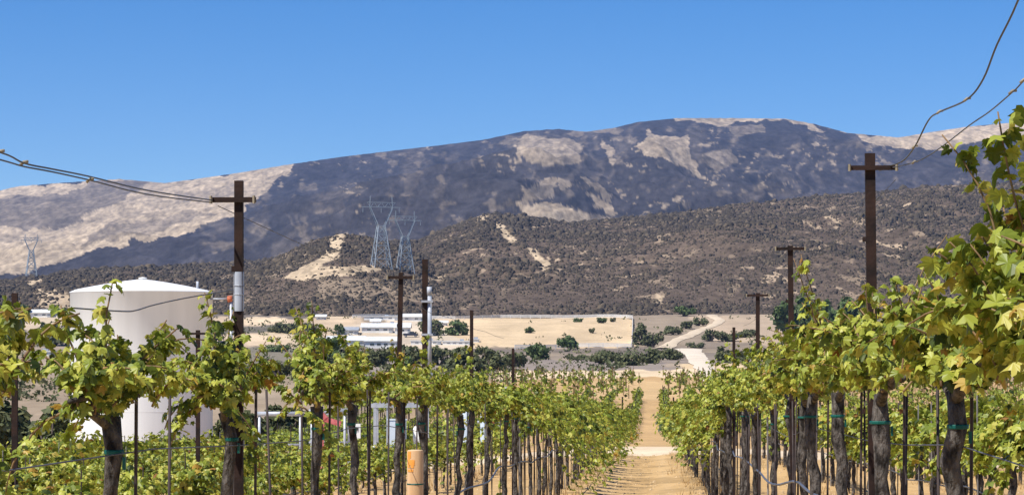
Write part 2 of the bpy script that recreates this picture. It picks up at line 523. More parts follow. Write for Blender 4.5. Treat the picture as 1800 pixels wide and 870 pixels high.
# ------------------------------------------------------------------ hills and mountain
def relief(name, crest, Yb, Yc, Yback, ncol, nrow, px0, px1, shape, noise_fn, cover_fn, mat):
    cols = np.linspace(px0, px1, ncol)
    t = np.linspace(0, 1, nrow)
    tb = np.linspace(0, 1, max(4, nrow // 5))[1:]
    Yr = np.concatenate([lerp(Yb, Yc, t), lerp(Yc, Yback, tb)])
    tt = np.concatenate([t, 1 + tb])
    T, P = np.meshgrid(tt, cols, indexing='ij')
    Yg = np.repeat(Yr[:, None], ncol, 1)
    X = (P - 900) / F * Yg
    base = ground(X, Yg) - 2.0
    up = np.where(T <= 1, shape(np.clip(T, 0, 1)), 1 - (T - 1) * 0.8)
    cy = np.interp(cols, [c[0] for c in crest], [c[1] for c in crest])
    ztar = EYE + (HZ - cy) / F * Yc
    H = ztar[None, :] - base
    Z = base + up * H + noise_fn(X, Yg, T) * np.clip(T * 4, 0, 1) * H
    # settle each column so that its skyline stands at the height wanted
    for _ in range(4):
        app = ((Z - EYE) / Yg).max(0)
        want = (HZ - cy) / F
        s = want / app
        s = np.convolve(np.pad(s, 6, mode='edge'), np.ones(13) / 13, 'valid')
        Z = EYE + (Z - EYE) * np.where(Z > EYE, s[None, :] ** np.clip(T * 3, 0, 1), 1)
    px = P; py = HZ - (Z - EYE) / Yg * F
    # steepness seen along the slope, for where scrub keeps hold
    col = cover_fn(px, py, X, Yg, Z, T)
    V = np.stack([X, Yg, Z], -1).reshape(-1, 3)
    me = npmesh(name, V, grid_faces(len(Yr), ncol)[:, ::-1], mat, True, cols={'cover': col.reshape(-1, 3)})
    o = tag(link(name, me), kind='structure')
    return o, X, Yg, Z, px, py

RIDGE = [(-900, 420), (-300, 362), (0, 335), (30, 328), (100, 322), (210, 315), (290, 322), (350, 314), (420, 304), (510, 289), (600, 276), (700, 264),
         (770, 256), (850, 246), (920, 231), (980, 227), (1030, 232), (1080, 225), (1120, 215), (1190, 208), (1290, 208), (1380, 209),
         (1430, 218), (1490, 234), (1580, 242), (1640, 232), (1700, 223), (1800, 214), (2100, 200), (2700, 240)]
TAN_M = [([(-200, 330), (40, 326), (215, 312), (290, 318), (420, 300), (520, 286), (495, 315), (460, 350), (400, 385), (330, 412), (250, 425),
           (160, 438), (100, 458), (40, 480), (-200, 510)], 0.93),
         ([(935, 236), (1000, 240), (1025, 262), (1030, 287), (950, 287), (918, 272)], 0.55),
         ([(1118, 262), (1150, 238), (1205, 240), (1218, 285), (1250, 318), (1180, 288), (1128, 276)], 0.66),
         ([(898, 358), (960, 360), (1050, 376), (1095, 388), (980, 394), (908, 382)], 0.75),
         ([(1028, 338), (1055, 343), (1090, 378), (1060, 374)], 0.65), ([(918, 325), (990, 318), (985, 346), (922, 352)], 0.45),
         ([(1055, 252), (1088, 282), (1078, 292), (1048, 262)], 0.5), ([(928, 232), (905, 277), (912, 284), (938, 240)], 0.5),
         ([(1130, 225), (1140, 222), (1160, 245), (1150, 248)], 0.6), ([(1020, 312), (1045, 318), (1085, 350), (1070, 352)], 0.45),
         ([(1240, 270), (1290, 262), (1300, 285), (1250, 296)], 0.35), ([(1290, 225), (1330, 222), (1335, 236), (1296, 240)], 0.3),
         ([(1170, 200), (1400, 204), (1450, 226), (1380, 218), (1190, 217)], 0.8),
         ([(1470, 226), (1580, 238), (1700, 215), (1800, 205), (2700, 205), (2700, 262), (1760, 240), (1655, 266), (1620, 258), (1560, 262)], 0.95),
         ([(1000, 228), (1080, 222), (1080, 236), (1010, 240)], 0.35)]
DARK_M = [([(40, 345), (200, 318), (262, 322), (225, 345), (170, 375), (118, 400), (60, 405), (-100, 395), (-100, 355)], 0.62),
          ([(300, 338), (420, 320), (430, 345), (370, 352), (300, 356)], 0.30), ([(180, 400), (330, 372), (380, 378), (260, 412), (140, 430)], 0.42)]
def m_noise(X, Y, T):
    a = X * .00115 + (fbm(X * .0008, Y * .0008, 3, 77) - .5) * 1.2
    return (ridged(a, Y * .00032, 5, 3) - .55) * 0.62 * np.clip(1.2 - T, 0.12, 1) + (ridged(X * .0042 + fbm(X * .002, Y * .002, 2, 79), Y * .0011, 4, 8) - .55) * .11 * np.clip(1.15 - T, .15, 1)
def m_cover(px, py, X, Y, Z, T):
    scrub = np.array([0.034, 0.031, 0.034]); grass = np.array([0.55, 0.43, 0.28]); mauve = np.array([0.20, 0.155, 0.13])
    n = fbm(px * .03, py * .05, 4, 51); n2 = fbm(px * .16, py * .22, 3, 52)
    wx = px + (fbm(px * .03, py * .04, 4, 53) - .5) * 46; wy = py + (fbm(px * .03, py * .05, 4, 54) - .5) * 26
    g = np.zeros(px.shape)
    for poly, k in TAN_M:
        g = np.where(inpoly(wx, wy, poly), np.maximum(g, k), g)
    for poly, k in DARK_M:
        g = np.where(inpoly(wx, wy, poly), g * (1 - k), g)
    # stray pale clearings over the scrub slope; gully streaks paint in ridge shading
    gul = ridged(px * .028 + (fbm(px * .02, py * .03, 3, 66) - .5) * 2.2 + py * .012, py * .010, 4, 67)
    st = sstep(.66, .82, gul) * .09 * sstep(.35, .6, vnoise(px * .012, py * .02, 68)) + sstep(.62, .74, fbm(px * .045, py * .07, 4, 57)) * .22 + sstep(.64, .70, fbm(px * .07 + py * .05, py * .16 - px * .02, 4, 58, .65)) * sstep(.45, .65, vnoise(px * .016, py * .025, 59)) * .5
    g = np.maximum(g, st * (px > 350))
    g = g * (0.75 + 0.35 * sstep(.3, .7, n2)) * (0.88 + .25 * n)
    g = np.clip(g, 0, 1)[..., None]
    c = scrub * (0.55 + .5 * n2[..., None] + .6 * gul[..., None])  # scrub tone follows the gullies, relief shading put into the colour
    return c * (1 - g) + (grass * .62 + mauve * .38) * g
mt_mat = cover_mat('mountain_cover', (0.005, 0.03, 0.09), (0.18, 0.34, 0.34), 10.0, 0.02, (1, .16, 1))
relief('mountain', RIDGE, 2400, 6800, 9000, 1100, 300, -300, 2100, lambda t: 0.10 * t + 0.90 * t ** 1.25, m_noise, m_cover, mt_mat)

CREST = [(-900, 520), (-300, 505), (0, 496), (60, 488), (150, 474), (300, 470), (430, 462), (470, 448), (540, 424), (600, 411), (640, 415), (690, 424), (735, 424),
         (790, 400), (850, 377), (920, 383), (1000, 393), (1080, 388), (1250, 366), (1400, 350), (1500, 341), (1640, 327), (1800, 322), (2700, 350)]
TAN_F = [([(586, 408), (610, 410), (594, 454), (522, 492), (496, 488), (570, 450)], 0.9), ([(862, 388), (882, 390), (910, 425), (896, 430)], 0.9),
         ([(926, 436), (942, 436), (972, 470), (958, 476)], 0.9), ([(500, 486), (560, 468), (660, 466), (680, 476), (600, 484), (520, 494)], 0.8),
         ([(560, 490), (760, 486), (790, 530), (560, 530)], 0.22), ([(1150, 516), (1166, 520), (1168, 532), (1154, 530)], 0.9),
         ([(750, 482), (780, 482), (782, 492), (752, 494)], 0.6), ([(836, 378), (858, 378), (856, 390), (838, 392)], 0.8),
         ([(156, 440), (166, 442), (110, 474), (66, 496), (52, 508), (48, 500), (100, 466)], 0.9),
         ([(60, 505), (120, 512), (125, 545), (70, 545)], 0.75), ([(1195, 372), (1260, 366), (1290, 382), (1220, 390)], 0.3),
         ([(430, 470), (520, 440), (560, 450), (480, 490)], 0.3)]
def f_noise(X, Y, T):
    a = X * .0052 + (fbm(X * .004, Y * .004, 3, 97) - .5) * 1.1
    return (ridged(a, Y * .0020, 4, 13) - .55) * 0.34 * np.clip(1.2 - T, 0.1, 1) + (fbm(X * .02, Y * .02, 3, 18) - .5) * .05
def f_cover(px, py, X, Y, Z, T):
    soil = np.array([0.120, 0.088, 0.063]); dark = np.array([0.064, 0.049, 0.038]); tan = np.array([0.50, 0.385, 0.25])
    n = sstep(.38, .62, fbm(X * .012, Y * .008, 4, 61)); n2 = fbm(X * .06, Y * .05, 3, 62)
    k = (0.55 + .45 * n)[..., None]
    c = dark * (1 - k) + soil * k
    wx = px + (n2 - .5) * 16; wy = py + (fbm(X * .05, Y * .05, 3, 63) - .5) * 8
    g = np.zeros(px.shape)
    for poly, kk in TAN_F:
        g = np.where(inpoly(wx, wy, poly), np.maximum(g, kk), g)
    g = g[..., None]
    return c * (1 - g) + tan * g
ft_mat = cover_mat('foothill_cover', (0.02, 0.12, .4), (0.15, 0.30, .3), 1.5, 0.15, (1, .3, 1), (0.40, 0.30, 0.20))
KNOLL = [(-900, 600), (250, 600), (330, 545), (400, 497), (440, 474), (500, 446), (555, 421), (600, 411), (645, 416), (700, 432), (745, 455), (800, 490), (850, 525), (890, 570), (940, 600), (2700, 600)]
CREST = [c for c in CREST if not 440 <= c[0] <= 640] + [(470, 458), (600, 446), (650, 436)]
CREST.sort()
KN = relief('knoll', KNOLL, 1005, 1420, 1700, 420, 120, 200, 1000, lambda t: t ** 1.05, lambda X, Y, T: f_noise(X, Y, T) * .7, f_cover, ft_mat)
HILL, hX, hY, hZ, hpx, hpy = relief('foothills', CREST, 1010, 2100, 2700, 900, 220, -900, 2700, lambda t: t ** 1.15, f_noise, f_cover, ft_mat)

M['scrub'] = leaf_mat('chaparral', [(0.0, (0.034, 0.027, 0.020)), (0.6, (0.062, 0.049, 0.034)), (1.0, (0.125, 0.095, 0.062))], 0.0, 0.9)
def scatter_scrub(hX, hY, hZ, hpx, hpy, N, rmax, p0, p1, label):
    """chaparral on the near foothills: dark rounded shrubs with bare soil between"""
    rng = np.random.default_rng(5)
    nr, nc = hX.shape
    r = rng.uniform(2, rmax, N); c = rng.uniform(0.5, nc - 1.6, N)
    # keep to what a viewer near the camera could see
    c = rng.uniform(np.interp(p0, hpx[0], np.arange(nc)), np.interp(p1, hpx[0], np.arange(nc)), N)
    ri = np.clip(r.astype(int), 0, nr - 2); ci = c.astype(int); fr = r - ri; fc = c - ci
    def bil(A):
        return (A[ri, ci] * (1 - fr) * (1 - fc) + A[ri + 1, ci] * fr * (1 - fc) + A[ri, ci + 1] * (1 - fr) * fc + A[ri + 1, ci + 1] * fr * fc)
    x = bil(hX); y = bil(hY); z = bil(hZ); qx = bil(hpx); qy = bil(hpy)
    dens = 0.56 + 0.45 * sstep(.40, .56, fbm(x * .014, y * .010, 4, 71))
    for poly, k in TAN_F:
        dens = np.where(inpoly(qx, qy, poly), dens * (1 - k), dens)
    keep = (rng.random(N) < dens) & (z > ground(x, y) - .5)
    x, y, z = x[keep], y[keep], z[keep]; n = len(x)
    R = np.clip(rng.lognormal(-.12, .42, n), .45, 2.8) * (y / 1700) * (.75 + .6 * sstep(.35, .65, fbm(x * .02, y * .016, 3, 72))); Hh = R * rng.uniform(.7, 1.2, n)
    K = 4
    ang = np.arange(K) * 2 * math.pi / K
    V = np.zeros((n, 2 * K + 1, 3)); aj = ang[None] + rng.uniform(-.35, .35, (n, K))
    for ring, (rr, zz) in enumerate(((1.0, -.25), (.8, .62))):
        Rj = R[:, None] * rr * rng.uniform(.7, 1.25, (n, K))
        V[:, ring * K:(ring + 1) * K, 0] = x[:, None] + Rj * np.cos(aj + .5 * ring); V[:, ring * K:(ring + 1) * K, 1] = y[:, None] + Rj * np.sin(aj + .5 * ring)
        V[:, ring * K:(ring + 1) * K, 2] = z[:, None] + Hh[:, None] * (zz + rng.uniform(-.2, .2, (n, K)))
    V[:, 2 * K] = np.stack([x + rng.uniform(-.3, .3, n) * R, y + rng.uniform(-.3, .3, n) * R, z + Hh], -1)
    f = []
    for i in range(K):
        j = (i + 1) % K
        f += [(i, j, K + j), (i, K + j, K + i), (K + i, K + j, 2 * K)]
    f = np.array(f)
    Fc = (np.arange(n)[:, None, None] * (2 * K + 1) + f[None]).reshape(-1, 3)
    tint = np.repeat(rng.random(n) ** 1.3, 2 * K + 1)
    me = npmesh('chaparral', V.reshape(-1, 3), Fc, M['scrub'], True, attrs={'tint': tint})
    tag(link('chaparral', me), label, 'scrub', kind='stuff')
scatter_scrub(hX, hY, hZ, hpx, hpy, 105000, 222, -150, 1950, 'dark chaparral shrubs covering the long near foothills')
scatter_scrub(*KN[1:], 18000, 121, 290, 920, 'dark chaparral shrubs covering the low rounded knoll left of centre')

# ------------------------------------------------------------------ haze
hz = MB().box((0, 4800, 480), (9000, 9800, 1000))
m, nt, b = new_mat('haze')
nt.nodes.remove(b)
pv = nt.nodes.new('ShaderNodeVolumePrincipled')
pv.inputs['Color'].default_value = (0.33, 0.53, 1.0, 1)
pv.inputs['Density'].default_value = 0.000036
pv.inputs['Anisotropy'].default_value = 0.0
nt.links.new(pv.outputs[0], nt.nodes['Material Output'].inputs['Volume'])
tag(hz.build('haze', m), kind='stuff')

# ------------------------------------------------------------------ grapevines
# one palmate leaf: base at the origin, tip along +Y, face along +Z, about 1 wide
_LH = [(0.13, -0.13), (0.30, -0.14), (0.40, -0.02), (0.50, 0.06), (0.36, 0.17), (0.45, 0.24), (0.55, 0.42), (0.40, 0.44), (0.25, 0.40), (0.26, 0.56), (0.14, 0.70)]
_LO = [(0.0, 0.03)] + _LH + [(0.0, 0.90)] + [(-x, y) for x, y in _LH[::-1]]
def leaf_shape(fold=0.25, droop=0.25, wav=0.05, seed=0):
    r = random.Random(seed)
    V = [(0, 0.30, 0.03)]
    for x, y in _LO:
        x *= r.uniform(.88, 1.12); y *= r.uniform(.93, 1.07)
        V.append((x, y, -fold * abs(x) * (1 + .8 * abs(x)) - droop * max(0, y - .2) ** 2 + r.uniform(-wav, wav)))
    n = len(_LO)
    return np.array(V), np.array([(0, 1 + i, 1 + (i + 1) % n) for i in range(n)])
LEAVES = [leaf_shape((.2, .5, -.25, .75, .35)[i], (.3, .7, .2, .5, 1.0)[i], .05, i) for i in range(5)]
_LO_FINE = _LO
_LO = [(0.0, 0.02), (0.20, -0.13), (0.46, 0.02), (0.34, 0.20), (0.53, 0.44), (0.27, 0.47), (0.0, 0.88), (-0.27, 0.47), (-0.53, 0.44), (-0.34, 0.20), (-0.46, 0.02), (-0.20, -0.13)]
MIDLEAVES = [leaf_shape((.2, .5, -.25, .75)[i], (.3, .7, .2, 1.0)[i], .05, i) for i in range(4)]
QUADLEAF = (np.array([(0, 0, 0), (.5, .35, -.12), (0, .85, -.1), (-.5, .35, -.12)]), np.array([(0, 1, 2), (0, 2, 3)]))

def norm(a):
    return a / np.maximum(np.linalg.norm(a, axis=-1, keepdims=True), 1e-9)

def leaf_frames(P, N, T):
    N = norm(N); T = norm(T - (T * N).sum(-1, keepdims=True) * N); S = np.cross(T, N)
    return S, T, N

def merge_leaves(P, N, T, size, tint, rng, simple=False):
    S, T, N = leaf_frames(P, N, T)
    Vs = []; Fs = []; At = []; off = 0
    shapes = {True: [QUADLEAF], False: LEAVES, 'mid': MIDLEAVES}[simple]
    which = rng.integers(0, len(shapes), len(P))
    for k, (lv, lf) in enumerate(shapes):
        s = which == k; n = int(s.sum())
        if not n: continue
        loc = lv[None] * size[s][:, None, None]
        v = P[s][:, None] + loc[..., 0:1] * S[s][:, None] + loc[..., 1:2] * T[s][:, None] + loc[..., 2:3] * N[s][:, None]
        Vs.append(v.reshape(-1, 3)); Fs.append((np.arange(n)[:, None, None] * len(lv) + lf[None]).reshape(-1, 3) + off)
        At.append(np.repeat(tint[s], len(lv))); off += n * len(lv)
    return np.concatenate(Vs), np.concatenate(Fs), np.concatenate(At)

def vine_plan(seed, top=1.62, head=1.10, ncane=15, per=20, wide=0.34, half=0.72, sprawl=0, low=0.0, trunk_r=0.048, size=0.105, tall=0.0, brown=0.0, plume=0):
    """everything of one vine in its own frame: row along Y, aisle sides at +-X, ground at z=0"""
    r = random.Random(seed); rng = np.random.default_rng(seed)
    lean = r.uniform(-.06, .06); leany = r.uniform(-.08, .08)
    tp = []; tr = []
    for i in range(15):
        t = i / 14
        tp.append((lean * t + r.uniform(-.014, .014), leany * t + r.uniform(-.016, .016), -0.08 + (head + .08) * t))
        tr.append(trunk_r * (1.25 - .35 * t) * r.uniform(.78, 1.25))
    tr[-1] *= 1.25; tr[-2] *= 1.15
    hx, hy, hz_ = tp[-1]
    arms = []
    for s in (-1, 1):
        a = [(hx, hy, hz_ - .03)]
        for j in range(1, 6):
            t = j / 5
            a.append((hx + r.uniform(-.03, .03), hy + s * half * t * r.uniform(.9, 1.08), hz_ + .07 * math.sin(t * 1.7) + r.uniform(-.02, .02)))
        arms.append((a, [trunk_r * (.72 - .42 * j / 5) * r.uniform(.9, 1.15) for j in range(6)]))
    canes = []; P = []; N = []; T = []
    n_all = ncane + sprawl_n(sprawl) + plume
    for c in range(n_all):
        sp = ncane <= c < ncane + sprawl_n(sprawl); pm = c >= ncane + sprawl_n(sprawl)
        y0 = r.uniform(-half, half); x0 = hx + r.uniform(-.03, .03); z0 = hz_ + .04 + r.uniform(-.03, .04)
        if sp:
            sd = 1 if sprawl > 0 else -1
            d = Vector((sd * r.uniform(.7, 1.1), r.uniform(-.4, .4), r.uniform(-.2, .4))); L = r.uniform(.7, 1.25) * (1.1 if sd > 0 else .75); g = r.uniform(.9, 1.5)
        else:
            d = Vector((r.uniform(-1, 1) * wide * 1.7, r.uniform(-.6, .6), r.uniform(.5, 1.2))); L = (top - head) * r.uniform(.75, 1.6); g = r.uniform(.4, 1.5)
            if r.random() < tall:
                d = Vector((r.uniform(-.25, .25), r.uniform(-.3, .3), 1)); L = (top - head) * r.uniform(1.6, 2.3); g = r.uniform(.15, .5)
        if r.random() < low:
            d = Vector((r.uniform(-.8, .8), r.uniform(-.4, .4), r.uniform(-.3, .2))); g = 1.5; L *= 1.1
        if pm:
            y0 = r.uniform(.1, .85); x0 = hx + r.uniform(-.05, .10); d = Vector((r.uniform(-.16, .16), r.uniform(-.1, .15), 1)); L = r.uniform(.38, .62); g = r.uniform(.25, 1.0)
        d.normalize(); p = Vector((x0, y0, z0)); pts = [p.copy()]; K = 8
        for k in range(K):
            p = p + d * (L / K); d = (d + Vector((r.uniform(-.16, .16), r.uniform(-.16, .16), -g * .17))).normalized(); pts.append(p.copy())
        canes.append(pts)
        nl = int(per * r.uniform(.75, 1.25) * (1.5 if pm else 1))
        for k in range(nl):
            t = r.uniform(.08, 1.0) * K; i = min(int(t), K - 1); q = pts[i].lerp(pts[i + 1], t - i)
            sd = Vector((r.gauss(0, 1), r.gauss(0, 1), r.gauss(0, .5))).normalized()
            q = q + sd * r.uniform(.3, 1.1) * size
            out = Vector((q.x - hx, (q.y - hy) * .4, 0))
            if out.length > 0: out.normalize()
            nn = Vector((0, 0, .75)) + out * .65 + Vector((r.gauss(0, .42), r.gauss(0, .42), r.gauss(0, .3)))
            tt = out * .6 + Vector((r.gauss(0, .5), r.gauss(0, .5), -.75))
            P.append(q); N.append(nn); T.append(tt)
    P = np.array(P); N = np.array(N); T = np.array(T)
    size_a = size * rng.uniform(.5, 1.4, len(P))
    tint = np.clip(rng.normal(.50, .24, len(P)), 0, .86)
    old = rng.random(len(P)) < .05 + brown
    tint = np.where(old, rng.uniform(.86, 1.0, len(P)), tint)
    return dict(tp=tp, tr=tr, arms=arms, canes=canes, P=P, N=N, T=T, size=size_a, tint=tint, head=(hx, hy, hz_))

def sprawl_n(s):
    return 17 if s else 0

def trunk_mesh(pl, n=9):
    mb = MB().tube(pl['tp'], pl['tr'], n)
    # knots and burrs
    return mb

def stake_mesh(h, r, off, mat):
    return MB().tube([(off[0], off[1], -.1), (off[0] + .01, off[1], h)], r, 5).mesh('stake', mat, False)

def tie_mesh(pl):
    hx, hy, hz_ = pl['head']; r = pl['tr'][-2] * 1.1
    x, y, z = pl['tp'][-2]
    mb = MB().lathe([(r, -.006), (r * 1.05, -.003), (r * 1.05, .004), (r, .007)], 10, (x, y, z))
    mb.box((x + r * 1.1, y - .01, z - .03), (.008, .014, .035))
    return mb.mesh('tie', M['tie'], False)

LEAF_OBJ = []
for k, (lv, lf) in enumerate(LEAVES):
    for j, tn in enumerate((.12, .3, .42, .5, .58, .68, .8, .95)):
        LEAF_OBJ.append((k, tn, npmesh('leaf', lv, lf, M['vine_leaf'], False, attrs={'tint': np.full(len(lv), tn)})))
def leaf_object_mesh(rnd, tint):
    k = rnd.randrange(len(LEAVES))
    return min((a for a in LEAF_OBJ if a[0] == k), key=lambda a: abs(a[1] - tint))[2]

ROWDIR = math.atan2(-VX, 1.0)
def place_root(name, u, Y, rz=0.0, sink=0.0):
    X = row_x(u, Y)
    return empty(name, (X, Y, gz(X, Y) - sink), ROWDIR + rz)

def near_vine(u, Y, seed, nsingle, label, group, **kw):
    """a vine close enough that its leaves are told apart: each large leaf is a piece of its own"""
    pl = vine_plan(seed, **kw)
    root = place_root('grapevine', u, Y)
    tag(root, label, 'grapevine', group)
    rnd = random.Random(seed + 5); rng = np.random.default_rng(seed + 5)
    trunk_mesh(pl, 12).build('trunk', M['bark'], root, True)
    for a, rr in pl['arms']:
        MB().tube(a, rr, 9).build('cordon_arm', M['bark'], root, True)
    for c in pl['canes']:
        MB().tube(c, [.0045 - .0025 * i / 8 for i in range(9)], 5).build('cane', M['cane'], root, True)
    link('stake', stake_mesh(1.36, .0055, (.04, .05), M['dark_stake']), root)
    link('tie', tie_mesh(pl), root)
    # the leaves on the camera's side show largest
    cl = root.location
    to_cam = np.array([-cl.x, -cl.y]); to_cam = to_cam / np.linalg.norm(to_cam)
    front = pl['P'][:, 0] * to_cam[0] + pl['P'][:, 1] * to_cam[1] + pl['P'][:, 2] * .3
    order = np.argsort(-front)
    single = order[:nsingle]; rest = order[nsingle:]
    S, T, N = leaf_frames(pl['P'], pl['N'], pl['T'])
    for i in single:
        o = bpy.data.objects.new('leaf', leaf_object_mesh(rnd, pl['tint'][i]))
        COL.objects.link(o); o.parent = root
        s = float(pl['size'][i])
        R = Matrix((S[i], T[i], N[i])).transposed().to_4x4()
        o.matrix_basis = Matrix.Translation(Vector(pl['P'][i])) @ R @ Matrix.Scale(s, 4)
    if len(rest):
        V, Fc, At = merge_leaves(pl['P'][rest], pl['N'][rest], pl['T'][rest], pl['size'][rest], pl['tint'][rest], rng)
        tag(link('foliage', npmesh('foliage', V, Fc, M['vine_leaf'], False, attrs={'tint': At}), root), kind='stuff')
    return root

class Variant:
    def __init__(self, seed, simple=False, **kw):
        pl = vine_plan(seed, **kw); rng = np.random.default_rng(seed + 9)
        mb = trunk_mesh(pl, 8)
        self.trunk = mb.mesh('trunk', M['bark'], True)
        am = MB()
        self.arms = [MB().tube(a, rr, 6).mesh('cordon_arm', M['bark'], True) for a, rr in pl['arms']]
        V, Fc, At = merge_leaves(pl['P'], pl['N'], pl['T'], pl['size'], pl['tint'], rng, simple or 'mid')
        self.fol = npmesh('foliage', V, Fc, M['vine_leaf'], False, attrs={'tint': At})
        self.stake = stake_mesh(1.3, .007, (.04, .07), M['stake'] if seed % 3 == 0 else M['dark_stake'])
        self.tie = tie_mesh(pl)

def copy_vine(var, u, Y, rnd, label, group, scale=1.0, full=True, flip=True):
    root = place_root('grapevine', u, Y, math.pi if (flip and rnd.random() < .5) else 0.0)
    s = scale * rnd.uniform(.93, 1.07)
    root.scale = (s, s * rnd.uniform(.95, 1.05), s)
    tag(root, label, 'grapevine', group)
    link('trunk', var.trunk, root)
    for a in var.arms:
        link('cordon_arm', a, root)
    tag(link('foliage', var.fol, root), kind='stuff')
    link('stake', var.stake, root)
    if full and rnd.random() < .55:
        link('tie', var.tie, root)
    return root

rv = random.Random(42)
VS = 1.83
# the two rows along the path
near_R = dict(top=1.60, head=1.34, ncane=42, per=32, wide=.34, tall=.05, low=.0, trunk_r=.026, size=.037, half=.76)
near_L = dict(top=1.47, head=1.28, ncane=34, per=36, wide=.42, tall=.05, low=.06, trunk_r=.0205, half=.41, size=.031)
vL = [Variant(100 + i, **near_L) for i in range(6)]
vR = [Variant(200 + i, **near_R) for i in range(6)]
vLs = [Variant(300 + i, **{**near_L, 'sprawl': 1, 'top': 1.42, 'head': 1.22, 'low': .15, 'ncane': 22, 'per': 24, 'size': .055}) for i in range(4)]
vRs = [Variant(400 + i, **{**near_R, 'sprawl': -1, 'top': 1.5, 'head': 1.25, 'low': .2, 'ncane': 24, 'per': 24, 'size': .055}) for i in range(4)]
k = 0
Y = 4.9
while Y < 72:
    k += 1
    lab = f'grapevine with bare lower trunk, {ordinal(k)} from the front, row on left edge of dirt path'
    g = 'vines along the left edge of the path'
    if k <= 6:
        near_vine(-1.49 + rv.uniform(-.04, .04), Y, 500 + k, 280, lab, g, **near_L)
    elif Y > 22:
        copy_vine(rv.choice(vLs), -1.49 + rv.uniform(-.05, .05), Y, rv, lab, g, flip=False)
    else:
        copy_vine(rv.choice(vL), -1.49 + rv.uniform(-.05, .05), Y, rv, lab, g)
    Y += VS * rv.uniform(.97, 1.03)
k = 0
Y = 5.07
while Y < 72:
    k += 1
    lab = f'thick-trunked leafy grapevine, {ordinal(k)} from the front, row on right edge of dirt path'
    g = 'vines along the right edge of the path'
    if k <= 6:
        kw = dict(near_R)
        if k == 1: kw.update(top=1.60, tall=.0, ncane=44, wide=.30, half=.86, size=.043, brown=.06, plume=22)
        if k == 2: kw.update(top=1.54, tall=.0, wide=.28, size=.041, brown=.05)
        near_vine(0.87 + rv.uniform(-.04, .04), Y, 600 + k, 290, lab, g, **kw)
    elif Y > 26:
        copy_vine(rv.choice(vRs), 0.87 + rv.uniform(-.05, .05), Y, rv, lab, g, flip=False)
    else:
        copy_vine(rv.choice(vR), 0.87 + rv.uniform(-.05, .05), Y, rv, lab, g)
    Y += VS * rv.uniform(.97, 1.03)
# lower, bushier rows further out on both sides
lowk = dict(top=1.22, head=.92, ncane=26, per=22, wide=.46, half=.78, low=.3, trunk_r=.03, size=.08)
vLow = [Variant(700 + i, **lowk) for i in range(6)]
vLowS = [Variant(720 + i, simple=True, **{**lowk, 'per': 14, 'size': .105}) for i in range(4)]
ROWS = [(-3.85, 13.6, 'second', 'left', .64), (-6.21, 22, 'third', 'left', .70), (-8.57, 30.5, 'fourth', 'left', .78), (-10.93, 39, 'fifth', 'left', 1.0), (-13.29, 47, 'sixth', 'left', 1.0),
        (3.23, 19, 'second', 'right', 1.1), (5.59, 34, 'third', 'right', 1.1), (7.95, 49, 'fourth', 'right', 1.1)]
for u, y0, rown, side, sc in ROWS:
    k = 0; Y = y0 + rv.uniform(0, 1)
    while Y < 70:
        k += 1
        copy_vine(rv.choice(vLow if Y < 40 else vLowS), u + rv.uniform(-.06, .06), Y, rv,
                  f'low bushy grapevine, {ordinal(k)} from the front, {rown} row {side} of the dirt path',
                  f'low vines {side} of the path', sc * (1.22 if side == 'left' and 1150 + u * F / Y < 430 else 1.0), full=Y < 30)
        Y += VS * rv.uniform(.97, 1.03)

# second block beyond the cross track
for u, rown in ((-1.49, 'left'), (.87, 'right')):
    Y = 96.0; k = 0
    while k < 22:
        k += 1
        copy_vine(rv.choice(vLowS), u + rv.uniform(-.1, .1), Y, rv,
                  f'small grapevine, {ordinal(k)} beyond the pale cross track, on the {rown} edge of the path',
                  'small vines beyond the cross track', 1.0 * rv.uniform(.85, 1.1), full=False)
        Y += VS * 1.15

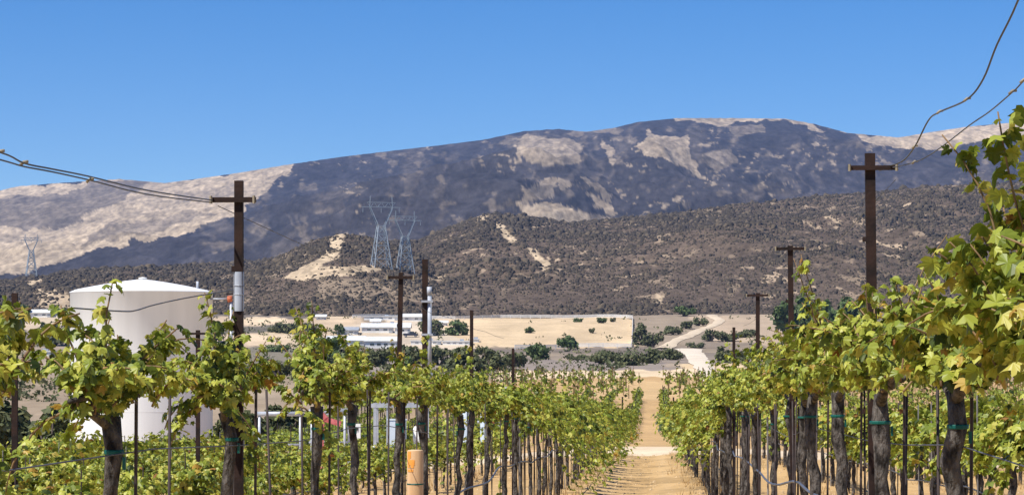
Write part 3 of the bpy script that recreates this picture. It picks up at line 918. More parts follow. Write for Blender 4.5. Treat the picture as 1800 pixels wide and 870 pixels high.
def far_rows():
    rng = np.random.default_rng(77); Vs = []; Fs = []; At = []; off = 0; tm = MB()
    pls = [vine_plan(800 + i, **{**lowk, 'per': 4, 'ncane': 12, 'size': .26, 'wide': .5}) for i in range(5)]
    for u in [-1.49 - 2.36 * i for i in range(11)] + [.87 + 2.36 * i for i in range(17)]:
        y = 94 + 22 * 1.15 * VS + 2 if u in (-1.49, .87) else 96 + rng.uniform(0, 3)
        while y < 222:
            X = row_x(u, y) + rng.uniform(-.12, .12)
            if y < 210 and rng.random() < .04:
                y += VS; continue
            pl = pls[rng.integers(0, 5)]; s = rng.uniform(.8, 1.1)
            o = np.array([X, y, gz(X, y)])
            v, f, a = merge_leaves(pl['P'] * s + o, pl['N'], pl['T'], pl['size'] * s, pl['tint'] * .8, rng, True)
            Vs.append(v); Fs.append(f + off); At.append(a); off += len(v)
            tm.tube([o + (0, 0, -.05), o + (0, 0, .85 * s)], .04, 4, False)
            if rng.random() < .3:
                tm.tube([o + (0, .5, -.05), o + (0, .5, 1.5)], .03, 4, False)
            y += VS * 1.2
    me = npmesh('vine_rows', np.concatenate(Vs), np.concatenate(Fs), M['vine_leaf'], False, attrs={'tint': np.concatenate(At)})
    o = tag(link('vine_rows', me), 'distant rows of small green grapevines beyond the pale cross track', 'vine rows', kind='stuff')
    tag(link('vine_trunks', tm.mesh('vine_trunks', M['dark_stake']), o), kind='stuff')
    # young plants with stakes at the far end
    Vs = []; Fs = []; At = []; off = 0; tm = MB()
    for yy in np.arange(228, 308, 4.2):
        for xx in np.arange(-32, 42, 2.2):
            X = xx + .06 * yy + rng.uniform(-.9, .9)
            if abs(X - VX * yy + .3) < 1.4: continue
            o = np.array([X, yy, gz(X, yy)])
            tm.tube([o + (0, 0, -.05), o + (0, 0, 1.3)], .04, 4, False)
            n = 9
            P = o + rng.normal(0, 1, (n, 3)) * (.28, .28, .25) + (0, 0, .55)
            v, f, a = merge_leaves(P, rng.normal(0, 1, (n, 3)) + (0, 0, .7), rng.normal(0, 1, (n, 3)), np.full(n, .42), rng.uniform(.0, .6, n), rng, True)
            Vs.append(v); Fs.append(f + off); At.append(a); off += len(v)
    me = npmesh('young_vines', np.concatenate(Vs), np.concatenate(Fs), M['vine_leaf'], False, attrs={'tint': np.concatenate(At)})
    o = tag(link('young_vines', me), 'young vines on stakes at the far end of the vineyard', 'young vines', kind='stuff')
    tag(link('stakes', tm.mesh('stakes', M['cane']), o), kind='stuff')
far_rows()

# ------------------------------------------------------------------ trellis posts
def channel(mb, a, b, w, d):
    """rolled-steel channel: a web and two flanges, standing from a to b"""
    a = Vector(a); b = Vector(b); t = w * .16
    ax = (b - a)
    prof = [(-w / 2, -d / 2), (w / 2, -d / 2), (w / 2, d / 2), (w / 2 - t, d / 2), (w / 2 - t, -d / 2 + t), (-w / 2 + t, -d / 2 + t), (-w / 2 + t, d / 2), (-w / 2, d / 2)]
    vs = [a + Vector((x, y, 0)) for x, y in prof] + [b + Vector((x, y, 0)) for x, y in prof]
    n = 8
    fs = [(i, (i + 1) % n, n + (i + 1) % n, n + i) for i in range(n)] + [tuple(range(n, 2 * n)), tuple(range(n))[::-1]]
    return mb.add(vs, fs)

def trellis_post(u, Y, h, label, w=.045, arm=.2, armdz=.07, lean=(0, 0), sleeve=None, group='rusty trellis posts', dx=0):
    w *= .8
    root = place_root('trellis_post', u, Y)
    tag(root, label, 'trellis post', group)
    channel(MB(), (-lean[0], -lean[1], -.3), (0, 0, h), w, w * .8).build('shaft', M['rust'], root)
    if arm:
        c = MB().box((dx, -w * .62, h - armdz), (arm, .016, .018)).build('crossarm', M['rust'], root)
        for s in (-1, 1):
            MB().tube([(dx + s * arm * .47, -w * .62 - .012, h - armdz - .014), (dx + s * arm * .47, -w * .62 - .014, h - armdz + .014)], .006, 6).build('wire_clip', M['clip'], c)
    for k in range(5):
        z = h * (.45 + .1 * k)
        MB().box((-w * .5 - .004, -w * .2, z), (.012, .012, .02)).build('hook', M['rust'], root)
    if sleeve:
        z0, z1 = sleeve
        mb = MB().lathe([(w * .60, z0), (w * .62, z0 + .01), (w * .62, z1 - .01), (w * .58, z1)], 14)
        s = mb.build('plastic_sleeve', M['plastic_sleeve'], root, True)
        for z in (z0 + .06, (z0 + z1) / 2 + .02, z1 - .05):
            MB().lathe([(w * .625, z - .003), (w * .65, z - .002), (w * .65, z + .002), (w * .625, z + .003)], 14).build('band', M['galv'], s)
    return root

def post_top(px, py, u, cols=None):
    """distance and height of a post in row u whose top stands at image point (px, py)"""
    Y = u * F / (px - 1150); X = row_x(u, Y)
    z = EYE + (HZ - py) / F * Y
    return Y, z - gz(X, Y)

PL = [(420, 318, 'near rusty trellis post with pale sleeve, left of path', .038, (.155, -.47)), (705, 479, 'rusty trellis post standing behind the round pale wooden post', .034, None),
      (829, 545, 'rusty trellis post, third from the front in left path row', .034, None), (902, 612, 'rusty trellis post with white and teal tag, fourth in left path row', .036, None)]
for i, (px, py, lab, w, sl) in enumerate(PL):
    Y, h = post_top(px, py, -1.49)
    sleeve = None
    if sl:
        z1 = h - (478 - 318) / F * Y; z0 = h - (547 - 318) / F * Y
        sleeve = (z0, z1)
    r = trellis_post(-1.49, Y, h, lab, w, .165 if i < 2 else (.13 if i == 1 else 0), (352 - 318) / F * Y if i == 0 else .03, lean=(.0, 0) if i != 1 else (.05, 0), sleeve=sleeve, group='rusty trellis posts left of the path', dx=-.018 if i == 0 else 0)
    if i == 3:
        z = h - (684 - 612) / F * Y
        t = MB().box((-.055, -.03, z + .012), (.085, .012, .035)).build('tag', M['drum'], r)
        MB().box((-.055, -.034, z - .022), (.075, .012, .03)).build('tag', M['teal'], r)
PR = [(1529, 270, 'tall rusty trellis post with crossarm, nearest on right of path', .05), (1389, 432, 'rusty trellis post, second from the front in right path row', .042),
      (1332, 515, 'rusty trellis post with crossarm, third in right path row', .042), (1290, 575, 'short rusty trellis post, farthest visible in right path row', .04)]
for i, (px, py, lab, w) in enumerate(PR):
    Y, h = post_top(px, py, .87)
    trellis_post(.87, Y, h, lab, w, .2 if i != 3 else 0, .06 if i == 0 else .02, lean=(-.03, 0) if i in (0, 1) else (0, 0), group='rusty trellis posts right of the path', dx=.01 if i == 0 else 0)
for (px, py, u, lab, arm) in [(26, 515, -3.85, 'dark trellis post at the far left edge, beside water tank', 0), (348, 580, -3.85, 'small cross-shaped trellis post in front of the white tank', .16),
                              (1648, 545, 3.23, 'dark trellis post half hidden by the leafy right row', 0)]:
    Y, h = post_top(px, py, u)
    trellis_post(u, Y, h, lab, .042, arm, .03, group='dark trellis posts in outer rows')
for i, (u, Y, lab) in enumerate([(-1.49, 112, 'dark post left of the path beyond the pale cross track'), (.87, 108, 'dark post right of the path beyond the pale cross track'),
                    (-3.85, 98, 'dark post beyond cross track, one row left of the path'), (-6.21, 96, 'dark post beyond cross track, two rows left of path'), (3.23, 101, 'dark post beyond cross track, one row right of path')]):
    trellis_post(u, Y, 2.0, lab, .09, 0, .03, group='dark posts beyond the cross track')

# tall post with a pale riser pipe strapped to it
Y = 23.0
X0 = (749 - 900) / F * Y
base = gz(X0, Y); h = EYE + (HZ - 456) / F * Y - base; hr = EYE + (HZ - 508) / F * Y - base
r = empty('pipe_post', (X0, Y, base), 0)
tag(r, 'tall rusty post with pale grey riser pipe strapped beside it', 'pipe post')
channel(MB(), (-.01, 0, -.3), (-.01, 0, h), .055, .045).build('shaft', M['rust'], r)
hb = EYE + (HZ - 668) / F * Y - base
p = MB().tube([(.035, -.03, hb), (.035, -.03, hr - .06)], .020, 10).build('riser_pipe', M['plastic_sleeve'], r, True)
MB().tube([(.033, -.03, hr - .06), (.033, -.03, hr + .02)], .024, 10).build('pipe_cap', M['plastic_sleeve'], r, True)
for z in (hb + .06, (hb + hr) / 2, hr - .12):
    MB().box((.012, -.03, z), (.11, .075, .02)).build('strap', M['galv'], r)

# round peeled wooden post with orange print and a green tie
Y = 13.4
X0 = (730 - 900) / F * Y
base = gz(X0, Y); h = EYE + (HZ - 790) / F * Y - base
r = empty('wooden_post', (X0, Y, base), 0)
tag(r, 'round pale wooden post with orange print and thin green tie', 'wooden post')
R0 = .046
MB().lathe([(R0, -.3), (R0 * 1.02, h * .3), (R0 * .99, h * .7), (R0, h - .012), (R0 * .93, h - .002)], 28).build('shaft', M['wood'], r, True)
MB().lathe([(R0 * .93, h - .002), (R0 * .5, h), (0.0005, h + .001)], 28).build('sawn_top', M['wood_end'], r, True)
def on_post(a0, a1, z0, z1):
    n = 6; vs = []; fs = []
    for i in range(n + 1):
        a = math.radians(lerp(a0, a1, i / n))
        for z in (z0, z1):
            for rr in (R0 * 1.005, R0 * 1.03):
                vs.append((math.sin(a) * rr, -math.cos(a) * rr, z))
    for i in range(n):
        o = i * 4; q = o + 4
        fs += [(o + 1, q + 1, q + 3, o + 3), (o + 2, o + 3, q + 3, q + 2), (o, q, q + 1, o + 1), (o, o + 2, q + 2, q)]
    return vs, fs
mk = MB()
for seg in [(-62, -30, h - .045, h - .008), (-62, -40, h - .10, h - .045), (-40, -2, h - .085, h - .055), (-30, -8, h - .10, h - .085), (-60, -12, h - .122, h - .108)]:
    mk.add(*on_post(*seg))
mk.build('printed_mark', M['orange_print'], r)
zt = EYE + (HZ - 850) / F * Y - base
MB().lathe([(R0 * 1.01, zt - .004), (R0 * 1.06, zt), (R0 * 1.01, zt + .004)], 24).build('green_tie', M['tie'], r)

# ------------------------------------------------------------------ wires and drip hoses
def wire(name, pts, rad, mat, label, cat, group=None, n=5):
    return tag(MB().tube(pts, rad, n).build(name, mat, None, True), label, cat, group)

def trace(pts, u):
    """points of a wire hanging in the vertical plane of row u"""
    out = []
    for px, py in pts:
        Y = u * F / (px - 1150); out.append(Vector((row_x(u, Y), Y, EYE + (HZ - py) / F * Y)))
    return out
def smooth(pts, k=5):
    out = []
    for i in range(len(pts) - 1):
        p0 = pts[max(i - 1, 0)]; p1 = pts[i]; p2 = pts[i + 1]; p3 = pts[min(i + 2, len(pts) - 1)]
        for j in range(k):
            t = j / k
            out.append(.5 * ((2 * p1) + (p2 - p0) * t + (2 * p0 - 5 * p1 + 4 * p2 - p3) * t * t + (3 * p1 - p0 - 3 * p2 + p3) * t ** 3))
    out.append(pts[-1]); return out
def clips(parent, pts, size=.004):
    for p in pts:
        MB().tube([p + Vector((-.010, 0, -.006)), p + Vector((.0, 0, .003)), p + Vector((.011, 0, .004))], size, 6).build('wire_clip', M['clip'], parent, True)
a = trace([(1860, -190), (1790, 0), (1752, 80), (1728, 140), (1700, 175), (1652, 197), (1632, 212), (1608, 258), (1585, 284), (1552, 294)], .95)
w1 = wire('catch_wire', smooth(a), .0030, M['wire'], 'slack upper wire curling steeply off the nearest right trellis post', 'wire', 'catch wires')
clips(w1, [a[5], a[4], a[7]])
a = trace([(1950, -20), (1800, 142), (1780, 162), (1740, 196), (1705, 220), (1650, 262), (1608, 285), (1545, 300)], .96)
w2 = wire('catch_wire', smooth(a), .0022, M['wire'], 'lower thin wire below the curling one at upper right', 'wire', 'catch wires')
clips(w2, [a[1], a[2], a[6]])
a = trace([(-160, 225), (0, 268), (42, 287), (90, 297), (155, 310), (260, 335), (372, 352)], -1.58)
w3 = wire('catch_wire', smooth(a), .0024, M['wire'], 'upper of two wires running off the left edge to the sleeved post', 'wire', 'catch wires')
clips(w3, [a[1], a[2]])
a = trace([(-160, 240), (0, 281), (42, 293), (90, 302), (158, 317), (260, 342), (372, 356)], -1.58)
w4 = wire('catch_wire', smooth(a), .0022, M['wire'], 'lower of two wires running off the left edge to the sleeved post', 'wire', 'catch wires')
clips(w4, [a[4]])
a = trace([(125, 541), (215, 547), (240, 545), (270, 536), (330, 523), (420, 508)], -1.55)
wire('catch_wire', smooth(a), .0022, M['wire'], 'thin slack wire crossing in front of the white tank', 'wire', 'catch wires')
for u, nm in ((-1.49, 'left'), (.87, 'right')):
    pts = []
    Yy = 4.0
    while Yy < 72:
        X = row_x(u, Yy) + .02; pts.append(Vector((X, Yy, gz(X, Yy) + 1.16 + .02 * math.sin(Yy * 1.1)))); Yy += 1.5
    wire('cordon_wire', pts, .0022, M['wire'], f'straight cordon wire through the vines on the {nm} edge of the path', 'wire', 'cordon wires', 4)
    ya, yb = ((8.6, 25), (9.6, 26))[u > 0]
    pts = []
    for k in range(13):
        Yy = lerp(ya, yb, k / 12); X = row_x(u, Yy) + (.1 if u > 0 else -.08)
        top = (2.2, 2.02)[u < 0]
        pts.append(Vector((X, Yy, gz(X, Yy) + top - .03 * math.sin(k / 12 * math.pi * 3) ** 2)))
    wire('top_wire', pts, .0016, M['wire'], f'thin top wire between the posts of the {nm} path row', 'wire', 'top wires', 4)
for (u, y0, nm, hh) in [(.83, 5, 'row on the right edge of the path', .83), (-1.45, 5, 'row on the left edge of the path', .70), (3.2, 19, 'second row right of the path', .55), (-3.82, 13, 'second row left of the path', .5)]:
    pts = []; Yy = y0; ph = random.random() * 6
    while Yy < 71:
        X = row_x(u, Yy) + .02 * math.sin(Yy); pts.append(Vector((X, Yy, gz(X, Yy) + hh + .012 * math.sin(Yy * 1.7 + ph) + .02 * math.sin(Yy * .6)))); Yy += .6
    wire('drip_hose', pts, .008, M['hose'], f'grey drip hose hung along the {nm}', 'hose', 'drip hoses', 7)

# ------------------------------------------------------------------ water tank
TY = 95.0
tx = (249 - 900) / F * TY
tr = 124.0 / F * TY
tb = gz(tx, TY) - .05
th = EYE + (HZ - 514) / F * TY - tb
tank = empty('water_tank', (tx, TY, tb), 0)
tag(tank, 'large white cylindrical water tank with shallow domed roof', 'water tank')
MB().lathe([(tr, 0), (tr, th * .5), (tr, th - .05), (tr + .02, th - .03), (tr + .02, th), (tr - .03, th + .02)], 96).build('shell', M['white'], tank, True)
for i in (1, 2):
    MB().lathe([(tr + .001, th * i / 3 - .012), (tr + .007, th * i / 3), (tr + .001, th * i / 3 + .012)], 96).build('weld_seam', M['white'], tank, True)
apex = EYE + (HZ - 493) / F * TY - tb
dome = [(tr - .03, th + .02)] + [(tr * q, lerp(th, apex, 1 - q ** 1.3) + .05) for q in (.93, .8, .65, .5, .35, .2, .1)] + [(.001, apex + .05)]
MB().lathe(dome, 96).build('roof', M['white'], tank, True)
MB().lathe([(.12, apex - .1), (.12, apex + .06), (.18, apex + .07), (.16, apex + .12), (.001, apex + .15)], 16, (0, .3, 0)).build('roof_vent', M['white'], tank, True)
MB().tube([(2.3, -.6, th), (2.3, -.6, th + .42)], .05, 8).build('vent_pipe', M['plastic_sleeve'], tank, True)
hatch = MB().box((-.95, -tr * .94 + .0, th * .86), (.36, .08, .28)).build('level_plate', M['galv'], tank)
# fill line: arm off the shell, orange valve, down pipe
zf = EYE + (HZ - 526) / F * TY - tb
xv = (403 - 249) / F * TY
MB().tube([(tr * .97, -.4, zf), (xv, -.4, zf)], .04, 8).build('fill_arm', M['galv'], tank, True)
v = MB().tube([(xv - .02, -.4, zf), (xv + .16, -.4, zf)], .13, 10).build('fill_valve', M['orange'], tank, True)
MB().lathe([(.16, -.02), (.17, 0), (.16, .02)], 12, (xv + .07, -.4, zf + .2)).build('valve_wheel', M['rust'], v)
MB().tube([(xv + .12, -.4, zf - .1), (xv + .12, -.4, .0)], .065, 8).build('down_pipe', M['galv'], tank, True)
pad = MB().lathe([(tr + .5, -.4), (tr + .5, .06), (.001, .06)], 48).build('concrete_pad', noisy('concrete', (0.42, 0.40, 0.37), (0.5, 0.48, 0.45), 1.5, 0.9), tank)

# ------------------------------------------------------------------ pump yard beside the tank
PY = 83.0
def yard(px, py):
    X = (px - 900) / F * PY
    return X
def ygz(px, dy=0):
    X = (px - 900) / F * (PY + dy); return gz(X, PY + dy)
def hz_at(py, dy=0):
    return EYE + (HZ - py) / F * (PY + dy)
def span(px0, px1, dy=0):
    return (px0 - 900) / F * (PY + dy), (px1 - 900) / F * (PY + dy)
# open frame
x0, x1 = span(655, 752); zt = hz_at(716); zb = ygz(700)
fr = empty('shelter_frame', ((x0 + x1) / 2, PY, zb), 0)
tag(fr, 'open grey metal pipe frame behind the vines, beside pale blue cabinet', 'metal frame')
hw = (x1 - x0) / 2; hh = zt - zb
for sx in (-1, 1):
    for yy in (0, 1.3):
        MB().box((sx * (hw - .08), yy, hh / 2), (.15 if sx > 0 else .10, .12, hh)).build('leg', M['galv'], fr)
for yy in (0, 1.3):
    MB().box((0, yy, hh + .07), (2 * hw + .1, .14, .14)).build('top_rail', M['galv'], fr)
for sx in (-1, 1):
    MB().box((sx * (hw - .08), .65, hh + .06), (.1, 1.16, .1)).build('side_rail', M['galv'], fr)
MB().box((-.45, 0, hh / 2), (.06, .06, hh - .01)).build('brace', M['galv'], fr)
# cabinet
x0, x1 = span(682, 714, -1); zt = hz_at(738, -1); zb = ygz(698, -1)
cb = empty('control_cabinet', ((x0 + x1) / 2, PY - 1, zb), 0)
tag(cb, 'pale blue control cabinet standing under the grey pipe frame', 'cabinet')
w = x1 - x0; hh = zt - zb
MB().box((0, 0, hh / 2 + .05), (w, .4, hh - .1)).build('body', M['cabinet'], cb)
d = MB().box((0, -.215, hh / 2 + .05), (w - .08, .03, hh - .2)).build('door', M['cabinet'], cb)
MB().box((w * .33, -.24, hh * .55), (.03, .03, .14)).build('handle', M['galv'], d)
MB().box((0, 0, hh + .02), (w + .06, .48, .04)).build('lid', M['cabinet'], cb)
MB().tube([(w * .2, 0, hh + .04), (w * .2, 0, hh + .2)], .08, 10).build('conduit', M['galv'], cb, True)
# white drum
x0, x1 = span(726, 748, -.6); zb = ygz(737, -.6); zt = hz_at(748, -.6); rr = (x1 - x0) / 2
dr = empty('white_drum', ((x0 + x1) / 2, PY - .6, zb), 0)
tag(dr, 'white plastic drum by the right leg of the grey frame', 'drum')
hh = zt - zb
MB().lathe([(.001, .02), (rr * .95, .02), (rr, .06), (rr, hh * .33), (rr * 1.04, hh * .35), (rr, hh * .37), (rr, hh * .66), (rr * 1.04, hh * .68), (rr, hh * .7), (rr, hh - .1), (rr * .8, hh - .02), (.001, hh)], 20).build('body', M['drum'], dr, True)
MB().lathe([(.06, hh - .02), (.06, hh + .05), (.001, hh + .05)], 10, (rr * .4, 0, 0)).build('bung_cap', M['blue'], dr, True)
# post-mounted white box
x0, x1 = span(609, 634, .5); zb = ygz(620, .5)
mb_ = empty('meter_post', ((x0 + x1) / 2, PY + .5, zb), 0)
tag(mb_, 'white meter box on a thin grey post, left of the frame', 'meter box')
hp = hz_at(720, .5) - zb
MB().box((-.16, 0, hp / 2), (.09, .09, hp)).build('post', M['galv'], mb_)
bz = hz_at(757, .5) - zb
q = MB().box((.09, -.06, bz), (.32, .2, .5)).build('box', M['drum'], mb_)
MB().box((.09, -.175, bz + .08), (.16, .02, .12)).build('window', M['glass'], q)
MB().box((-.16, -.06, hp + .03), (.5, .12, .05)).build('bracket', M['galv'], mb_)
# left rail
for (a, b_, yy, lab) in [(456, 528, 727, 'grey horizontal pipe rail on posts right of the white tank'), (548, 606, 723, 'short grey pipe rail behind the faded red arm')]:
    x0, x1 = span(a, b_, 1.5); zb = ygz((a + b_) / 2, 1.5); hh = hz_at(yy, 1.5) - zb
    rl = empty('pipe_rail', ((x0 + x1) / 2, PY + 1.5, zb), 0)
    tag(rl, lab, 'pipe rail', 'grey pipe rails')
    hw = (x1 - x0) / 2
    MB().tube([(-hw - .1, 0, hh), (hw + .1, 0, hh)], .085, 8).build('rail', M['galv'], rl, True)
    MB().tube([(-hw - .1, 0, hh * .5), (hw + .1, 0, hh * .5)], .04, 8).build('lower_rail', M['galv'], rl, True)
    for s in (-1, 1):
        MB().tube([(s * hw, 0, -.1), (s * hw, 0, hh - .08)], .05, 8).build('post', M['galv'], rl, True)
# red implement arm
zb = ygz(575, .2)
ra = empty('implement_arm', ((572 - 900) / F * (PY + .2), PY + .2, zb), 0)
tag(ra, 'faded red farm implement with a slanting arm', 'farm implement')
def rp(px, py):
    py += 14
    return Vector(((px - 572) / F * PY, 0, hz_at(py) - zb))
MB().beam(rp(554, 702), rp(572, 722), .30, .2).build('upper_arm', M['red'], ra)
MB().beam(rp(571, 722), rp(599, 731), .26, .18).build('lower_arm', M['red'], ra)
MB().beam(rp(566, 726), rp(564, 790), .2, .18).build('upright', M['red'], ra)
MB().beam(rp(574, 712), rp(590, 712), .2, .12).build('grey_bracket', M['galv'], ra)
MB().box((-.1, 0, .12), (1.3, .5, .24)).build('base', M['red'], ra)
# blue barrel
x0, x1 = span(651, 663, -6); zb = ygz(657, -6)
hh = hz_at(786, -6) - zb; rr = (x1 - x0) / 2 * 1.1
bb = empty('blue_barrel', ((x0 + x1) / 2, PY - 6, zb), 0)
tag(bb, 'small bright blue barrel low between the vine trunks', 'barrel')
hh = max(hh, .3)
MB().lathe([(.001, 0), (rr, .02), (rr, hh * .45), (rr * 1.06, hh * .5), (rr, hh * .55), (rr, hh - .03), (rr * .9, hh), (.001, hh)], 16).build('body', M['blue'], bb, True)
MB().lathe([(.05, hh), (.05, hh + .04), (.001, hh + .04)], 10).build('cap', M['drum'], bb, True)
# pair of grey-blue uprights
for (a, b_, yt, lab) in [(812, 826, 720, 'left of two grey-blue filter cylinders behind the vines'), (844, 858, 714, 'right of two grey-blue filter cylinders behind the vines')]:
    x0, x1 = span(a, b_, 0); zb = ygz((a + b_) / 2); hh = hz_at(yt) - zb; rr = (x1 - x0) / 2
    fc = empty('filter_cylinder', ((x0 + x1) / 2, PY, zb), 0)
    tag(fc, lab, 'filter', 'filter cylinders')
    MB().lathe([(rr, .35), (rr, hh - .12), (rr * .8, hh - .03), (.001, hh)], 16).build('body', M['cabinet'], fc, True)
    for k in range(3):
        t = k * 2.1
        MB().tube([(math.cos(t) * rr * .9, math.sin(t) * rr * .9, -.1), (math.cos(t) * rr * .9, math.sin(t) * rr * .9, .5)], .03, 6).build('leg', M['galv'], fc)
    MB().tube([(-rr - .1, 0, hh * .7), (rr + .1, 0, hh * .7)], .05, 8).build('pipe', M['galv'], fc, True)

# extra stakes between the vines of the path rows (countable single stakes)
for u, side, y0 in ((-1.49, 'left', 7.6), (.87, 'right', 7.8)):
    Y = y0; k = 0
    while Y < 40:
        k += 1
        X = row_x(u, Y) + rv.uniform(-.06, .06)
        me = M.setdefault('_stk', MB().tube([(0, 0, -.15), (.008, 0, .7), (.0, .005, 1.36)], .0048, 6).mesh('rod', M['dark_stake'], True))
        o = empty('vine_stake', (X, Y, gz(X, Y)), rv.uniform(0, 3)); o.rotation_euler.x = rv.uniform(-.03, .03)
        tag(o, f'thin dark stake between vines, {ordinal(k)} from the front on the {side} edge of the path', 'stake', 'thin stakes in the path rows')
        link('rod', me, o)
        Y += VS * .5 * rv.uniform(.9, 1.1)

# ------------------------------------------------------------------ transmission towers
def tower(px, ytop, ybase, Yd, label, thick=.38):
    base = W(px, ybase, Yd); H = (ybase - ytop) / F * Yd
    r = empty('transmission_tower', base - Vector((0, 0, 3)), math.radians(18))
    tag(r, label, 'pylon', 'steel transmission towers')
    H += 3
    def lv(z):       # half width at height z
        return float(np.interp(z, [0, H * .62, H * .72, H], [H * .125, H * .045, H * .05, H * .05]))
    corners = [(-1, -1), (1, -1), (1, 1), (-1, 1)]
    zs = [0, H * .2, H * .37, H * .51, H * .62]
    for cx, cy in corners:
        MB().beam((cx * lv(0), cy * lv(0), 0), (cx * lv(H * .62), cy * lv(H * .62), H * .62), thick).build('leg', M['tower'], r)
    br = MB()
    for z0, z1 in zip(zs[:-1], zs[1:]):
        for i in range(4):
            a = corners[i]; b_ = corners[(i + 1) % 4]
            br.beam((a[0] * lv(z0), a[1] * lv(z0), z0), (b_[0] * lv(z1), b_[1] * lv(z1), z1), thick * .6)
            br.beam((b_[0] * lv(z0), b_[1] * lv(z0), z0), (a[0] * lv(z1), a[1] * lv(z1), z1), thick * .6)
            br.beam((a[0] * lv(z1), a[1] * lv(z1), z1), (b_[0] * lv(z1), b_[1] * lv(z1), z1), thick * .6)
    tag(br.build('bracing', M['tower'], r), kind='stuff')
    # window head: two raking masts and the bridge
    zw = H * .62; zt = H * .86; w = H * .15
    for s in (-1, 1):
        for cy in (-1, 1):
            MB().beam((s * lv(zw), cy * lv(zw), zw), (s * w, cy * lv(zw) * .6, zt), thick).build('mast', M['tower'], r)
        MB().beam((s * w, 0, zt), (s * w * .95, 0, H), thick * .9).build('peak', M['tower'], r)
    for cy in (-1, 1):
        MB().beam((-w * 1.7, 0, zt), (w * 1.7, 0, zt), thick * .9).build('bridge', M['tower'], r) if cy < 0 else MB().beam((-w * 1.25, 0, zt + H * .06), (w * 1.25, 0, zt + H * .06), thick * .8).build('bridge', M['tower'], r)
    d = MB(); n = 8
    for i in range(n):
        xa = lerp(-w * 1.25, w * 1.25, i / n); xb = lerp(-w * 1.25, w * 1.25, (i + 1) / n)
        d.beam((xa, 0, zt if i % 2 else zt + H * .06), (xb, 0, zt + H * .06 if i % 2 else zt), thick * .5)
    tag(d.build('bridge_bracing', M['tower'], r), kind='stuff')
    for x in (-w * 1.6, 0, w * 1.6):
        MB().tube([(x, 0, zt), (x, 0, zt - H * .07)], thick * .35, 6).build('insulator', M['tower'], r)
def knoll_Y(px, py):
    c = int(np.argmin(np.abs(KN[4][0] - px))); col = KN[5][:, c]; i = int(np.argmax(col <= py))
    return float(KN[2][i, c])
tower(670, 345, 472, knoll_Y(667, 470), 'taller left lattice tower of the pair on the brown hillside')
tower(712, 371, 478, knoll_Y(709, 476), 'shorter right lattice tower of the pair on the brown hillside')
tower(55, 412, 478, 1700, 'faint lattice tower at far left below the tan slope', .45)

# ------------------------------------------------------------------ farm buildings on the plain
def house(px0, px1, ybase, ytop, label, cat='building', roof='gable', depth=8.0, wall='white_wall', roofm='pale_roof', windows=3, door=True, roof_frac=.4, name='farm_building', rz=0.0):
    Y = px_to_Y(ybase); x0 = (px0 - 900) / F * Y; x1 = (px1 - 900) / F * Y
    c = ((x0 + x1) / 2, Y + depth / 2)
    base = min(gz(c[0] - 2, Y), gz(c[0] + 2, Y))
    w = (x1 - x0) / 2; H = (ybase - ytop) / F * Y; he = H * (1 - roof_frac)
    r = empty(name, (c[0], c[1], base), rz)
    tag(r, label, cat, 'white farm buildings')
    d = depth / 2
    MB().box((0, 0, he / 2 - .4), (2 * w, 2 * d, he + .8)).build('wall', M[wall], r)
    if roof == 'gable':
        o = .5; t = .18
        for s in (-1, 1):
            mb = MB(); a = Vector((-w - o, s * (d + o), he - .1)); b_ = Vector((w + o, s * (d + o), he - .1)); e = Vector((w + o, 0, H)); f = Vector((-w - o, 0, H))
            n = Vector((0, 0, t))
            mb.add([a, b_, e, f, a + n, b_ + n, e + n, f + n], [(0, 1, 2, 3), (4, 7, 6, 5), (0, 4, 5, 1), (1, 5, 6, 2), (2, 6, 7, 3), (3, 7, 4, 0)])
            mb.build('roof_slope', M[roofm], r)
        for s in (-1, 1):
            MB().add([(s * w, -d, he), (s * w, d, he), (s * w, 0, H - .08)], [(0, 1, 2)]).build('gable', M[wall], r)
    else:
        MB().box((0, 0, he + .15), (2 * w + .5, 2 * d + .5, .3)).build('roof', M[roofm], r)
        MB().box((w * .3, 0, he + .6), (1.4, 1.2, .6)).build('roof_unit', M['galv'], r)
    for i in range(windows):
        x = lerp(-w * .8, w * .8, (i + .5) / windows)
        f = MB().box((x, -d - .03, he * .58), (min(1.6, 2 * w / windows * .55), .06, he * .34)).build('window', M['white'], r)
        MB().box((x, -d - .07, he * .58), (min(1.6, 2 * w / windows * .55) - .2, .04, he * .34 - .2)).build('pane', M['glass'], f)
    if door:
        MB().box((w * .88, -d - .04, he * .35), (min(1.2, w * .3), .08, he * .7)).build('door', M['grey_roof'], r)
    return r
house(575, 640, 607, 588, 'low white building at left end of the farm, beside dark green tree', roofm='pale_roof', windows=3, depth=7)
house(592, 628, 590, 577, 'small white building with grey roof at the back left', roofm='grey_roof', windows=2)
house(642, 702, 609, 588, 'wide white shed in the middle of the farm buildings', windows=4, depth=9, roof_frac=.35)
house(636, 690, 588, 571, 'pale building with long ridge behind the wide white shed', windows=3)
house(694, 720, 590, 570, 'narrow white building just left of the dark trellis post', windows=1)
house(722, 775, 606, 595, 'long low white shed left of the third trellis post', roof='flat', windows=4, depth=5)
house(778, 830, 606, 596, 'long low white shed under the round green tree', roof='flat', windows=4, depth=5)
house(640, 700, 566, 556, 'thin white building high on the tan slope behind the farm', roof='flat', windows=3, depth=6)
house(702, 745, 566, 553, 'upper white building by the fence line behind the farm', windows=2, depth=6)
house(52, 88, 560, 546, 'small white house at far left beyond the tank', windows=2, depth=7)
house(90, 124, 558, 547, 'low grey-roofed white house touching the tank on its left', roof='flat', roofm='grey_roof', windows=2, depth=7)
house(50, 92, 628, 616, 'low pale shed half hidden by leaves at far left', roof='flat', windows=2, depth=4)

